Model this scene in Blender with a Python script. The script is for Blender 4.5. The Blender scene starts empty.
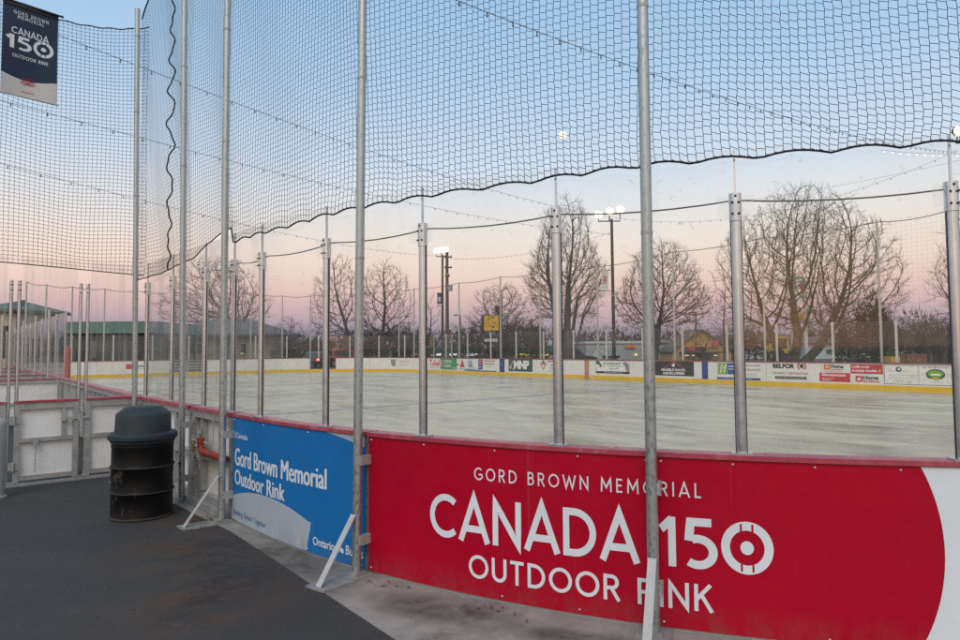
import bpy, math, random
from mathutils import Vector, Matrix
PI=math.pi; R=math.radians
scene=bpy.context.scene; COL=scene.collection
rng=random.Random(7)

# ------------------------------------------------------------------ camera
EYE=1.70; FPX=693.0; CX=480.0; CY=310.0; PITCH=R(3.1); ROLL=.0065
F=Vector((0,math.cos(PITCH),math.sin(PITCH))); U0=Vector((0,-math.sin(PITCH),math.cos(PITCH))); R0=Vector((1,0,0))
cr,sr=math.cos(ROLL),math.sin(ROLL)
RX=R0*cr-U0*sr; UP=R0*sr+U0*cr
cam=bpy.data.cameras.new('camera'); camo=bpy.data.objects.new('camera',cam); COL.objects.link(camo)
cam.sensor_width=36; cam.lens=FPX/960*36; cam.shift_y=-10/960; cam.clip_start=.05; cam.clip_end=6000
camo.matrix_world=Matrix(((RX.x,UP.x,-F.x,0),(RX.y,UP.y,-F.y,0),(RX.z,UP.z,-F.z,EYE),(0,0,0,1)))
scene.camera=camo

def at(px,py,Y):
    "world point seen at photo pixel (px,py) at distance Y in front"
    d=F+RX*((px-CX)/FPX)+UP*((CY-py)/FPX)
    return d*(Y/d.y)+Vector((0,0,EYE))

# ------------------------------------------------------------------ rink frame
A_=R(49.5); DV=Vector((math.cos(A_),-math.sin(A_),0)); NV=Vector((math.sin(A_),math.cos(A_),0)); OV=Vector((-4.9,9.95,0))
GZ=-.05      # outside ground
def S(s,n,z=0): return OV+DV*s+NV*n+Vector((0,0,z))
def P(t,off=0,z=0):
    "near boards: t along the rail, off = outwards"
    if t<0: return S(t,.05-.055*t-off,z)
    if t<=4.3: return S(t,.05-off,z)
    th=(t-4.3)/8
    return S(4.3+(8+off)*math.sin(th),8.05-(8+off)*math.cos(th),z)
def Pdir(t):
    a=P(t-.01); b=P(t+.01); v=(b-a).normalized(); return v, Vector((v.y,-v.x,0))   # tangent, outward
QA=12.566
def Q(u,off=0,z=0):
    "far boards: u = s along far side, then round the corner and down the far end; off = outwards"
    if u>=-28.5: return S(u,25.5+off,z)
    if u>-28.5-QA:
        f=(-28.5-u)/8; return S(-28.5-(8+off)*math.sin(f),17.5+(8+off)*math.cos(f),z)
    return S(-36.5-off,17.5+(u+28.5+QA),z)
def u_at(px):
    best=None
    for i in range(6200):
        u=12-i*.01; p=Q(u)-Vector((0,0,EYE)); x=CX+FPX*(p@RX)/(p@F)
        if best is None or abs(x-px)<best[0]: best=(abs(x-px),u)
    return best[1]

# ------------------------------------------------------------------ materials
def newmat(name):
    m=bpy.data.materials.new(name); m.use_nodes=True
    nt=m.node_tree; return m,nt,nt.nodes,nt.links,nt.nodes['Principled BSDF']
def c4(c): return (c[0],c[1],c[2],1)
def srgb(r,g,b):
    f=lambda v:(v/255/12.92 if v/255<=.04045 else ((v/255+.055)/1.055)**2.4)
    return (f(r),f(g),f(b))
def noise(N,L,vec,scale,detail=6,rough=.6,dist=0):
    n=N.new('ShaderNodeTexNoise'); n.inputs['Scale'].default_value=scale; n.inputs['Detail'].default_value=detail
    n.inputs['Roughness'].default_value=rough; n.inputs['Distortion'].default_value=dist
    if vec is not None: L.new(vec,n.inputs['Vector'])
    return n.outputs['Fac']
def ramp(N,L,fac,stops):
    r=N.new('ShaderNodeValToRGB'); L.new(fac,r.inputs['Fac']); e=r.color_ramp.elements
    while len(e)<len(stops): e.new(.5)
    for i,(p,c) in enumerate(stops): e[i].position=p; e[i].color=c4(c) if len(c)==3 else c
    return r.outputs['Color']
def rampf(N,L,fac,a,b,lo=0,hi=1):
    r=N.new('ShaderNodeMapRange'); L.new(fac,r.inputs['Value'])
    r.inputs['From Min'].default_value=a; r.inputs['From Max'].default_value=b; r.inputs['To Min'].default_value=lo; r.inputs['To Max'].default_value=hi
    return r.outputs['Result']
def mixc(N,L,fac,a,b):
    m=N.new('ShaderNodeMix'); m.data_type='RGBA'
    if isinstance(fac,(int,float)): m.inputs[0].default_value=fac
    else: L.new(fac,m.inputs[0])
    for i,v in ((6,a),(7,b)):
        if isinstance(v,tuple): m.inputs[i].default_value=c4(v)
        else: L.new(v,m.inputs[i])
    return m.outputs[2]
def mul(N,L,a,b,op='MULTIPLY'):
    m=N.new('ShaderNodeMath'); m.operation=op
    for i,v in enumerate((a,b)):
        if isinstance(v,(int,float)): m.inputs[i].default_value=v
        else: L.new(v,m.inputs[i])
    return m.outputs[0]
def pos(N,L,sc=(1,1,1),rot=0):
    g=N.new('ShaderNodeNewGeometry'); mp=N.new('ShaderNodeMapping'); mp.inputs['Scale'].default_value=sc; mp.inputs['Rotation'].default_value=(0,0,rot)
    L.new(g.outputs['Position'],mp.inputs['Vector']); return mp.outputs['Vector']
def bump(N,L,B,h,strength=.2,dist=.01):
    b=N.new('ShaderNodeBump'); b.inputs['Strength'].default_value=strength; b.inputs['Distance'].default_value=dist
    L.new(h,b.inputs['Height']); L.new(b.outputs['Normal'],B.inputs['Normal'])
def pm(name,col,rough=.5,metal=0,var=.18,scale=6,bmp=0,bsc=80,dirt=None,dirtamt=.5,dsc=3,spec=.5):
    m,nt,N,L,B=newmat(name); v=pos(N,L)
    lo=tuple(max(0,x*(1-var)) for x in col); hi=tuple(min(1,x*(1+var)) for x in col)
    c=ramp(N,L,noise(N,L,v,scale),[(.3,lo),(.7,hi)])
    if dirt:
        f=rampf(N,L,noise(N,L,v,dsc,8,.7,.3),.5,.75,0,dirtamt); c=mixc(N,L,f,c,dirt)
    L.new(c,B.inputs['Base Color']); B.inputs['Metallic'].default_value=metal
    L.new(rampf(N,L,noise(N,L,v,scale*3),.3,.7,max(.02,rough-.08),min(1,rough+.1)),B.inputs['Roughness'])
    B.inputs['Specular IOR Level'].default_value=spec
    if bmp: bump(N,L,B,noise(N,L,v,bsc),bmp,.01)
    return m
def emis(name,col,strength,base=(.5,.5,.5)):
    m,nt,N,L,B=newmat(name); B.inputs['Base Color'].default_value=c4(base)
    B.inputs['Emission Color'].default_value=c4(col); B.inputs['Emission Strength'].default_value=strength
    return m
M={}
# galvanised tube: spangle, streaks
def galv(name,base,metal=.75,rough=.42):
    m,nt,N,L,B=newmat(name); v=pos(N,L,(1,1,.5))
    vo=N.new('ShaderNodeTexVoronoi'); vo.inputs['Scale'].default_value=45; L.new(v,vo.inputs['Vector'])
    f=mul(N,L,mul(N,L,vo.outputs['Distance'],.9),noise(N,L,v,9,8,.7),'ADD')
    c=ramp(N,L,f,[(.35,tuple(x*.72 for x in base)),(.95,tuple(min(1,x*1.2) for x in base))])
    st=rampf(N,L,noise(N,L,pos(N,L,(9,9,1.1)),6,5,.7),.58,.75,0,.45)
    c=mixc(N,L,st,c,tuple(x*.55 for x in base))
    L.new(c,B.inputs['Base Color']); B.inputs['Metallic'].default_value=metal
    L.new(rampf(N,L,f,.3,1,rough-.1,rough+.15),B.inputs['Roughness'])
    bump(N,L,B,noise(N,L,v,60),.12,.004)
    return m
M['galv']=galv('galvanised_steel',(.36,.395,.40),.82,.28)
M['galv_old']=galv('weathered_galvanised',(.36,.37,.36),.5,.55)
M['alu']=pm('anodised_aluminium',(.58,.62,.67),.27,.85,.06,5)
M['frame']=pm('gate_frame_steel',(.40,.41,.41),.5,.45,.15,9,.1,dirt=(.2,.17,.14),dirtamt=.4,dsc=5)
M['plate']=pm('steel_plate_worn',(.30,.31,.31),.6,.3,.25,12,.2,dirt=(.2,.13,.09),dirtamt=.55,dsc=7)
M['brace']=pm('white_painted_steel',(.43,.445,.46),.5,0,.1,9,dirt=(.3,.24,.2),dirtamt=.35,dsc=14)
M['bolt']=pm('dark_bolt',(.05,.05,.05),.4,.6)
M['screw']=pm('zinc_screw',(.55,.55,.55),.4,.7)
M['black_rope']=pm('black_rope',(.012,.012,.014),.8,0,.3,60)
M['cable']=pm('dark_cable',(.025,.025,.035),.6)
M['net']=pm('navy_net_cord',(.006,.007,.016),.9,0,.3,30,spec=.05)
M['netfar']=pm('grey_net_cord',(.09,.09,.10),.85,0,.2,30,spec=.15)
# board plastic
def hdpe(name,col,k=1):
    m,nt,N,L,B=newmat(name); v=pos(N,L)
    c=ramp(N,L,noise(N,L,v,2.2,5,.65),[(.3,tuple(x*.86 for x in col)),(.7,col)])
    sc=noise(N,L,pos(N,L,(1,1,5)),7,9,.75,.6)
    c=mixc(N,L,rampf(N,L,sc,.60,.72,0,.5*k),c,(.2,.19,.18))
    dr=noise(N,L,pos(N,L,(16,16,.8)),1.5,6,.7)
    c=mixc(N,L,rampf(N,L,dr,.55,.8,0,.4*k),c,(.33,.31,.27))
    L.new(c,B.inputs['Base Color']); B.inputs['Roughness'].default_value=.42
    bump(N,L,B,sc,.08,.004)
    return m
M['white']=hdpe('white_board_plastic',(.74,.735,.70))
M['outer']=hdpe('outer_board_sheet',(.85,.86,.87),.25)
M['kick']=hdpe('yellow_kick_plastic',(.72,.47,.018))
M['cap']=pm('red_cap_rail',(.36,.045,.075),.38,0,.2,4,dirt=(.55,.3,.3),dirtamt=.5,dsc=5)
M['capfar']=pm('far_cap_rail',(.20,.055,.06),.5,0,.2,4)
# printed signs
def sign(name,col,grime=(.1,.1,.1),splash=False):
    m,nt,N,L,B=newmat(name); v=pos(N,L)
    c=ramp(N,L,noise(N,L,v,1.3,4,.5),[(.3,tuple(x*.93 for x in col)),(.7,tuple(min(1,x*1.05) for x in col))])
    f=rampf(N,L,noise(N,L,pos(N,L,(1,1,.45)),26,9,.8,.4),.68,.76,0,.28); c=mixc(N,L,f,c,grime)
    sc=noise(N,L,pos(N,L,(1,1,3.5),.3),9,7,.75,1.0); c=mixc(N,L,rampf(N,L,sc,.66,.72,0,.30),c,grime)
    if splash:
        g=N.new('ShaderNodeNewGeometry'); sx=N.new('ShaderNodeSeparateXYZ'); L.new(g.outputs['Position'],sx.inputs[0])
        h=rampf(N,L,sx.outputs['Z'],.16,-.03,0,1); h=mul(N,L,h,rampf(N,L,noise(N,L,pos(N,L,(1,1,.5)),8,8,.75),.42,.72,0,.5)); c=mixc(N,L,h,c,(.12,.10,.085))
        dr=noise(N,L,pos(N,L,(22,22,.5)),1.3,5,.7); c=mixc(N,L,rampf(N,L,dr,.62,.80,0,.10),c,(.45,.4,.38))
    L.new(c,B.inputs['Base Color']); L.new(rampf(N,L,noise(N,L,v,5,6),.3,.7,.30,.46),B.inputs['Roughness']); B.inputs['Specular IOR Level'].default_value=.22
    bump(N,L,B,mul(N,L,noise(N,L,v,2.2,3),mul(N,L,noise(N,L,v,7,2),.25),'ADD'),.35,.02)
    return m
M['red']=sign('red_sign_print',(.41,.001,.021),(.20,.01,.025),True)
M['blue']=sign('blue_sign_print',(.010,.16,.46),(.03,.1,.2),True)
M['pale']=sign('pale_sign_print',(.40,.465,.535),(.25,.25,.25),True)
M['letter']=sign('white_lettering',(.70,.77,.83),(.5,.45,.45))
M['bluetext']=sign('blue_lettering',(.03,.13,.35))
M['navy']=sign('navy_banner_fabric',(.022,.038,.075))
M['navy_hem']=pm('banner_hem',(.018,.022,.03),.8)
M['fabric_white']=sign('white_banner_fabric',(.58,.57,.57))
M['flower']=pm('red_emblem_print',(.55,.05,.08),.6)
for k,c in dict(ad_white=(.74,.735,.70),ad_black=(.022,.022,.024),ad_red=(.50,.03,.045),ad_green=(.03,.24,.10),ad_dkgreen=(.015,.085,.065),ad_blue=(.03,.055,.30),ad_lime=(.16,.36,.03),ad_grey=(.22,.23,.25),ad_line=(.42,.42,.42),
    ad_orange=(.62,.16,.02),ad_yellow=(.7,.5,.03),ad_pink=(.5,.06,.1),line_blue=(.018,.045,.22),line_tan=(.42,.22,.12),ad_olive=(.09,.1,.07),ad_sky=(.34,.40,.55)).items():
    M[k]=pm(k,c,.42,0,.14,5,dirt=(.35,.33,.3),dirtamt=.25,dsc=9)
M['pvc_orange']=pm('orange_pipe_plastic',(.27,.035,.02),.5,0,.25,9,dirt=(.2,.08,.06),dirtamt=.4)
M['rail_pad']=pm('red_post_paint',(.36,.04,.02),.5,0,.25,5)
M['lid']=pm('slate_lid_plastic',(.022,.034,.042),.55,0,.12,4,.12,220,dirt=(.05,.06,.065),dirtamt=.3,dsc=5,spec=.3)
# drum : black paint scraped to brown-grey
def drum():
    m,nt,N,L,B=newmat('black_drum_paint'); v=pos(N,L)
    n1=noise(N,L,pos(N,L,(1,1,.55)),7,12,.72,.4); n2=noise(N,L,v,2.1,3,.5)
    f=rampf(N,L,mul(N,L,mul(N,L,n1,.55),mul(N,L,n2,.45),'ADD'),.55,.585,0,.75)
    c=mixc(N,L,f,(.0035,.0037,.0042),(.065,.056,.05)); B.inputs['Specular IOR Level'].default_value=.18
    L.new(c,B.inputs['Base Color']); L.new(rampf(N,L,n1,.3,.7,.3,.6),B.inputs['Roughness']); bump(N,L,B,n1,.25,.004)
    return m
M['drum']=drum()
M['rust']=pm('rusty_rim',(.040,.031,.028),.8,.1,.4,18,.2)
# ground
def asphalt():
    m,nt,N,L,B=newmat('asphalt'); v=pos(N,L)
    fine=noise(N,L,v,190,4,.8); big=noise(N,L,v,.9,6,.6,.4)
    c=ramp(N,L,big,[(.25,(.028,.031,.033)),(.75,(.046,.050,.053))])
    c=mixc(N,L,rampf(N,L,fine,.40,.75,0,.75),c,(.066,.069,.072))
    # rust coloured stains where water runs out from the gate
    g=N.new('ShaderNodeNewGeometry'); 
    def blob(x,y,rx,ry):
        mp=N.new('ShaderNodeMapping'); mp.inputs['Location'].default_value=(-x/rx,-y/ry,0); mp.inputs['Scale'].default_value=(1/rx,1/ry,0); L.new(g.outputs['Position'],mp.inputs['Vector'])
        ln=N.new('ShaderNodeVectorMath'); ln.operation='LENGTH'; L.new(mp.outputs['Vector'],ln.inputs[0]); return rampf(N,L,ln.outputs['Value'],1,.2,0,1)
    bl=mul(N,L,mul(N,L,blob(-2.5,6.2,1.0,1.1),blob(-1.95,5.0,.95,1.1),'MAXIMUM'),blob(-2.9,7.5,1.0,.9),'MAXIMUM')
    f=mul(N,L,bl,rampf(N,L,noise(N,L,v,2.6,10,.74,.5),.38,.56,0,1)); c=mixc(N,L,mul(N,L,f,.95),c,(.080,.049,.036))
    dk=mul(N,L,mul(N,L,blob(-1.95,5.3,.42,1.0),blob(-2.3,6.0,.38,.8),'MAXIMUM'),rampf(N,L,noise(N,L,v,3.5,8,.75),.40,.6,0,.9)); c=mixc(N,L,dk,c,(.016,.016,.018))
    # pale scuffs and dried puddle edges
    sc=noise(N,L,v,1.15,5,.55,1.2); e=mul(N,L,rampf(N,L,sc,.485,.5,0,1),rampf(N,L,sc,.515,.5,0,1)); 
    e=mul(N,L,e,rampf(N,L,noise(N,L,v,5,5,.7),.50,.64,0,.22)); c=mixc(N,L,e,c,(.13,.13,.13))
    pl=rampf(N,L,noise(N,L,v,1.1,7,.6,.2),.50,.72,0,.35); c=mixc(N,L,pl,c,(.075,.076,.076))
    gr=rampf(N,L,noise(N,L,v,60,3,.6),.60,.72,0,.35); c=mixc(N,L,gr,c,(.11,.11,.112))
    sp=rampf(N,L,noise(N,L,v,11,8,.8),.62,.72,0,.5); c=mixc(N,L,sp,c,(.02,.02,.021))
    L.new(c,B.inputs['Base Color']); L.new(rampf(N,L,big,.3,.7,.72,.92),B.inputs['Roughness']); B.inputs['Specular IOR Level'].default_value=.3
    bump(N,L,B,mul(N,L,fine,mul(N,L,big,2.),'ADD'),.35,.008)
    return m
M['asphalt']=asphalt()
def concrete():
    m,nt,N,L,B=newmat('apron_concrete'); v=pos(N,L)
    n1=noise(N,L,v,3.4,9,.65,.5); c=ramp(N,L,n1,[(.25,(.19,.178,.165)),(.5,(.28,.264,.248)),(.75,(.36,.342,.322))])
    st=rampf(N,L,noise(N,L,v,1.6,8,.7,.6),.52,.7,0,.75); c=mixc(N,L,st,c,(.095,.08,.072))
    g=N.new('ShaderNodeNewGeometry'); mx_=None
    for x,y,rx,ry,ang in ((-1.75,5.95,1.25,.55,-.75),(-.25,4.72,.75,.30,-.5),(.6,4.25,.6,.16,-.35)):
        mp=N.new('ShaderNodeMapping'); mp.vector_type='TEXTURE'; mp.inputs['Location'].default_value=(x,y,0); mp.inputs['Rotation'].default_value=(0,0,ang); mp.inputs['Scale'].default_value=(rx,ry,10); L.new(g.outputs['Position'],mp.inputs['Vector'])
        ln=N.new('ShaderNodeVectorMath'); ln.operation='LENGTH'; L.new(mp.outputs['Vector'],ln.inputs[0]); q=rampf(N,L,ln.outputs['Value'],1,.35,0,1); mx_=q if mx_ is None else mul(N,L,mx_,q,'MAXIMUM')
    dm=mul(N,L,mx_,rampf(N,L,noise(N,L,v,2.6,8,.7,.6),.33,.60,.25,.92)); c=mixc(N,L,dm,c,(.062,.054,.048))
    sp=rampf(N,L,noise(N,L,v,24,7,.8),.62,.72,0,.6); c=mixc(N,L,sp,c,(.1,.085,.075))
    L.new(c,B.inputs['Base Color']); B.inputs['Roughness'].default_value=.85; bump(N,L,B,mul(N,L,n1,noise(N,L,v,90),'ADD'),.3,.006)
    return m
M['concrete']=concrete()
def ice():
    m,nt,N,L,B=newmat('worn_ice'); a=-A_
    v=pos(N,L,(1,1,1),A_)                     # turned into the rink's own axes
    va=N.new('ShaderNodeMapping'); va.inputs['Scale'].default_value=(.5,1.7,1); va.inputs['Rotation'].default_value=(0,0,.35); L.new(v,va.inputs['Vector'])
    n1=noise(N,L,va.outputs['Vector'],.42,9,.62,1.1); n2=noise(N,L,va.outputs['Vector'],1.9,8,.7,.8)
    c=ramp(N,L,mul(N,L,mul(N,L,n1,.6),mul(N,L,n2,.4),'ADD'),[(.38,(.19,.168,.128)),(.46,(.365,.325,.245)),(.52,(.475,.423,.315)),(.62,(.62,.552,.415))])
    dk=rampf(N,L,noise(N,L,v,.33,7,.62,1.5),.55,.70,0,.55); c=mixc(N,L,dk,c,(.27,.265,.235))
    wm=rampf(N,L,noise(N,L,v,.21,4,.5),.45,.65,0,.35); c=mixc(N,L,wm,c,(.60,.53,.38))
    wt=rampf(N,L,noise(N,L,va.outputs['Vector'],5,6,.8,.5),.60,.72,0,.5); c=mixc(N,L,wt,c,(.70,.68,.61))
    L.new(c,B.inputs['Base Color']); L.new(rampf(N,L,n1,.35,.65,.16,.55),B.inputs['Roughness']); B.inputs['Specular IOR Level'].default_value=.20
    bump(N,L,B,mul(N,L,n1,n2,'ADD'),.12,.02)
    return m
M['ice']=ice()
M['terrain']=pm('winter_ground',(.075,.072,.055),.95,0,.4,.35,.3,3,spec=.1)
M['parking']=pm('parking_asphalt',(.06,.062,.066),.9,0,.3,.6,spec=.2)
# glass
def glass(name,dirt,streak):
    m=bpy.data.materials.new(name); m.use_nodes=True; nt=m.node_tree; N=nt.nodes; L=nt.links; N.clear()
    out=N.new('ShaderNodeOutputMaterial'); tr=N.new('ShaderNodeBsdfTransparent'); tr.inputs[0].default_value=(.985,.99,.985,1)
    gl=N.new('ShaderNodeBsdfGlossy'); gl.inputs['Roughness'].default_value=.03
    lw=N.new('ShaderNodeLayerWeight'); sch=mul(N,L,mul(N,L,mul(N,L,lw.outputs['Facing'],5,'POWER'),.90),.020,'ADD')
    mx=N.new('ShaderNodeMixShader'); L.new(sch,mx.inputs[0]); L.new(tr.outputs[0],mx.inputs[1]); L.new(gl.outputs[0],mx.inputs[2])
    df=N.new('ShaderNodeBsdfDiffuse'); df.inputs[0].default_value=(.78,.76,.72,1); tl=N.new('ShaderNodeBsdfTranslucent'); tl.inputs[0].default_value=(.78,.76,.72,1)
    ms=N.new('ShaderNodeMixShader'); ms.inputs[0].default_value=.5; L.new(df.outputs[0],ms.inputs[1]); L.new(tl.outputs[0],ms.inputs[2])
    v=pos(N,L); 
    haze=rampf(N,L,noise(N,L,v,1.3,5,.6,.5),.35,.7,dirt*.4,dirt*1.4)
    sk=rampf(N,L,noise(N,L,pos(N,L,(10,10,.35)),1.6,5,.6),.52,.72,0,streak)
    fl=rampf(N,L,noise(N,L,pos(N,L,(1,1,1.6),.4),16,3,.5,1.4),.69,.71,0,.42)
    f=mul(N,L,mul(N,L,haze,sk,'ADD'),fl,'MAXIMUM')
    m2=N.new('ShaderNodeMixShader'); L.new(f,m2.inputs[0]); L.new(mx.outputs[0],m2.inputs[1]); L.new(ms.outputs[0],m2.inputs[2]); L.new(m2.outputs[0],out.inputs[0])
    return m
M['glass']=glass('rink_glass',.034,.03)
M['glass_dirty']=glass('streaked_rink_glass',.05,.20)
M['glass_far']=glass('far_rink_glass',.02,.02)
# vegetation, buildings, vehicles
M['bark']=pm('dark_bark',(.045,.038,.032),.9,0,.35,5,.3,20,spec=.1)
M['bark_warm']=pm('warm_bark',(.085,.066,.05),.9,0,.35,4,.3,20,spec=.1)
M['bark_grey']=pm('grey_bark',(.07,.06,.055),.9,0,.3,4,.3,20,spec=.1)
M['conifer']=pm('dark_conifer',(.010,.013,.011),.9,0,.5,2,spec=.1)
M['brush']=pm('winter_brush',(.015,.0145,.0155),.95,0,.5,.6,spec=.05)
M['brush_far']=pm('far_winter_woods',(.022,.022,.026),.95,0,.45,.2,spec=.05)
M['teal_fence']=pm('teal_windscreen',(.012,.085,.075),.8,0,.25,1.2,dirt=(.03,.12,.11),dirtamt=.4,dsc=2)
M['teal_fascia']=pm('teal_fascia',(.085,.17,.155),.6,0,.1,1)
M['shed_dark']=pm('dark_shade_wall',(.035,.036,.038),.9,0,.4,1.2)
M['roof_green']=pm('green_metal_roof',(.045,.085,.075),.6,0,.15,1)
M['roof_grey']=pm('grey_shingle_roof',(.095,.105,.105),.85,0,.25,2.5)
M['roof_brown']=pm('brown_shingle_roof',(.052,.048,.045),.85,0,.25,2.5)
M['beige']=pm('beige_siding',(.23,.20,.145),.8,0,.15,1.5)
M['cream']=pm('cream_siding',(.38,.34,.25),.8,0,.12,1.5)
M['tan']=pm('ochre_stucco',(.44,.27,.075),.8,0,.15,.8)
M['greywall']=pm('grey_block_wall',(.30,.32,.34),.85,0,.12,.8)
M['palewall']=pm('pale_blue_siding',(.40,.45,.48),.8,0,.12,.8)
M['winglass']=pm('dark_window_glass',(.03,.035,.045),.1,0,.2,1)
M['concrete_post']=pm('grey_painted_post',(.30,.31,.32),.6,.1,.12,4,dirt=(.15,.14,.13),dirtamt=.4)
M['blackpole']=pm('black_pole_paint',(.014,.015,.017),.5,.2,.3,3)
M['wood']=pm('weathered_wood_pole',(.085,.07,.055),.9,0,.3,3,.3,30)
M['post_far']=pm('pale_net_post',(.42,.41,.36),.55,.2,.12,2)
M['stan_far']=pm('pale_glass_post',(.52,.51,.47),.5,.3,.12,2)
M['carpaint_dark']=pm('dark_car_paint',(.05,.05,.056),.25,.3,.1,2)
M['carpaint_white']=pm('white_car_paint',(.75,.76,.77),.3,0,.05,2)
M['carpaint_red']=pm('red_car_paint',(.42,.02,.03),.3,0,.05,2)
M['carpaint_yellow']=pm('yellow_vehicle_paint',(.50,.32,.03),.4,0,.08,2)
M['tyre']=pm('tyre_rubber',(.015,.015,.015),.85)
M['amber']=pm('amber_signal_housing',(.50,.19,.02),.6,0,.1,2)
M['signyellow']=pm('yellow_sign_face',(.58,.34,.02),.6,0,.2,1.5)
M['leaf']=pm('fallen_leaf',(.13,.055,.022),.9,0,.5,6)
M['bulb']=pm('clear_bulb_glass',(.28,.24,.18),.15,0,.2,5)
M['e_lamp']=emis('floodlight_glow',(1,.74,.40),4)
M['e_tail']=emis('tail_light_glow',(1,.06,.02),2.2)
M['e_red']=emis('red_price_digit_glow',(1,.02,.02),2.6)
M['e_win']=emis('warm_lit_window',(1,.72,.36),.8)
M['e_white']=emis('lit_white_sign',(.9,.95,1),.75)
M['e_bulb']=emis('lit_string_bulb',(1,.8,.4),6)
M['e_sign']=emis('lit_sign_face',(.8,.8,.78),.18,(.55,.55,.53))
M['e_yel']=emis('lit_yellow_sign',(1,.85,.03),.62)
M['e_moon']=emis('moonlit_surface',(1,.93,.75),.95,(.3,.3,.3))

# ------------------------------------------------------------------ mesh helpers
MW={}
def WM(o): return MW.get(o.as_pointer(),o.matrix_world)
class MB:
    def __init__(s): s.v=[];s.f=[];s.m=[]
    def add(s,vs,fs,m=0):
        o=len(s.v); s.v+=[Vector(p) for p in vs]; s.f+=[tuple(i+o for i in f) for f in fs]; s.m+=[m]*len(fs)
    def box(s,a,b,m=0):
        (x0,y0,z0),(x1,y1,z1)=a,b
        s.add([(x0,y0,z0),(x1,y0,z0),(x1,y1,z0),(x0,y1,z0),(x0,y0,z1),(x1,y0,z1),(x1,y1,z1),(x0,y1,z1)],
              [(0,3,2,1),(4,5,6,7),(0,1,5,4),(1,2,6,5),(2,3,7,6),(3,0,4,7)],m)
    def obox(s,c,ex,ey,ez,m=0):
        "box centred at c with half-extent vectors"
        c=Vector(c);ex=Vector(ex);ey=Vector(ey);ez=Vector(ez)
        s.add([c-ex-ey-ez,c+ex-ey-ez,c+ex+ey-ez,c-ex+ey-ez,c-ex-ey+ez,c+ex-ey+ez,c+ex+ey+ez,c-ex+ey+ez],
              [(0,3,2,1),(4,5,6,7),(0,1,5,4),(1,2,6,5),(2,3,7,6),(3,0,4,7)],m)
    def bar(s,a,b,w,h,m=0,up=Vector((0,0,1))):
        a=Vector(a);b=Vector(b);d=(b-a);l=d.length;d.normalize(); x=d.cross(up)
        if x.length<1e-4: x=d.cross(Vector((1,0,0)))
        x.normalize(); y=x.cross(d)
        s.obox((a+b)/2,d*l/2,x*w/2,y*h/2,m)
    def tube(s,pts,rad,n=8,m=0,caps=True):
        pts=[Vector(p) for p in pts]; k=len(pts)
        if not isinstance(rad,(list,tuple)): rad=[rad]*k
        vs=[];ref=None
        for i,p in enumerate(pts):
            d=(pts[min(i+1,k-1)]-pts[max(i-1,0)])
            if d.length<1e-9: d=Vector((0,0,1))
            d.normalize()
            if ref is None: ref=Vector((1,0,0)) if abs(d.x)<.8 else Vector((0,1,0))
            x=(ref-d*ref.dot(d)); 
            if x.length<1e-6: x=d.orthogonal()
            x.normalize(); y=d.cross(x); ref=x
            for j in range(n):
                a=2*PI*j/n; vs.append(p+(x*math.cos(a)+y*math.sin(a))*rad[i])
        fs=[]
        for i in range(k-1):
            for j in range(n): fs.append((i*n+j,i*n+(j+1)%n,(i+1)*n+(j+1)%n,(i+1)*n+j))
        if caps: fs.append(tuple(range(n-1,-1,-1))); fs.append(tuple((k-1)*n+j for j in range(n)))
        s.add(vs,fs,m)
    def lathe(s,c,prof,n=24,m=0):
        c=Vector(c);vs=[];fs=[]
        for r,z in prof:
            for j in range(n): a=2*PI*j/n; vs.append(c+Vector((r*math.cos(a),r*math.sin(a),z)))
        for i in range(len(prof)-1):
            for j in range(n): fs.append((i*n+j,i*n+(j+1)%n,(i+1)*n+(j+1)%n,(i+1)*n+j))
        fs.append(tuple(range(n-1,-1,-1))); fs.append(tuple((len(prof)-1)*n+j for j in range(n)))
        s.add(vs,fs,m)
    def ball(s,c,r,m=0,n=8,k=5,sc=(1,1,1)):
        c=Vector(c);vs=[c+Vector((0,0,-r*sc[2]))];fs=[]
        for i in range(1,k):
            f=-PI/2+PI*i/k
            for j in range(n): a=2*PI*j/n; vs.append(c+Vector((r*sc[0]*math.cos(f)*math.cos(a),r*sc[1]*math.cos(f)*math.sin(a),r*sc[2]*math.sin(f))))
        vs.append(c+Vector((0,0,r*sc[2]))); t=len(vs)-1
        for j in range(n): fs.append((0,1+(j+1)%n,1+j)); fs.append((t,1+(k-2)*n+j,1+(k-2)*n+(j+1)%n))
        for i in range(k-2):
            for j in range(n): fs.append((1+i*n+j,1+i*n+(j+1)%n,1+(i+1)*n+(j+1)%n,1+(i+1)*n+j))
        s.add(vs,fs,m)
    def prism(s,poly,fn,d0,d1,m=0):
        "extrude 2D polygon through fn(x,y,d)->world"
        n=len(poly); vs=[fn(x,y,d0) for x,y in poly]+[fn(x,y,d1) for x,y in poly]
        fs=[tuple(range(n)),tuple(range(2*n-1,n-1,-1))]+[(i,i+n,(i+1)%n+n,(i+1)%n) for i in range(n)]
        s.add(vs,fs,m)
    def slab(s,fn,t0,t1,o0,o1,z0,z1,m=0,step=.15):
        "long box following a curve fn(t,off,z)"
        k=max(1,int(math.ceil(abs(t1-t0)/step))); vs=[]
        for i in range(k+1):
            t=t0+(t1-t0)*i/k; vs+=[fn(t,o0,z0),fn(t,o1,z0),fn(t,o1,z1),fn(t,o0,z1)]
        fs=[]
        for i in range(k):
            a=i*4;b=a+4
            for j in range(4): fs.append((a+j,a+(j+1)%4,b+(j+1)%4,b+j))
        fs+= [(3,2,1,0),(k*4,k*4+1,k*4+2,k*4+3)]
        s.add(vs,fs,m)
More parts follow.
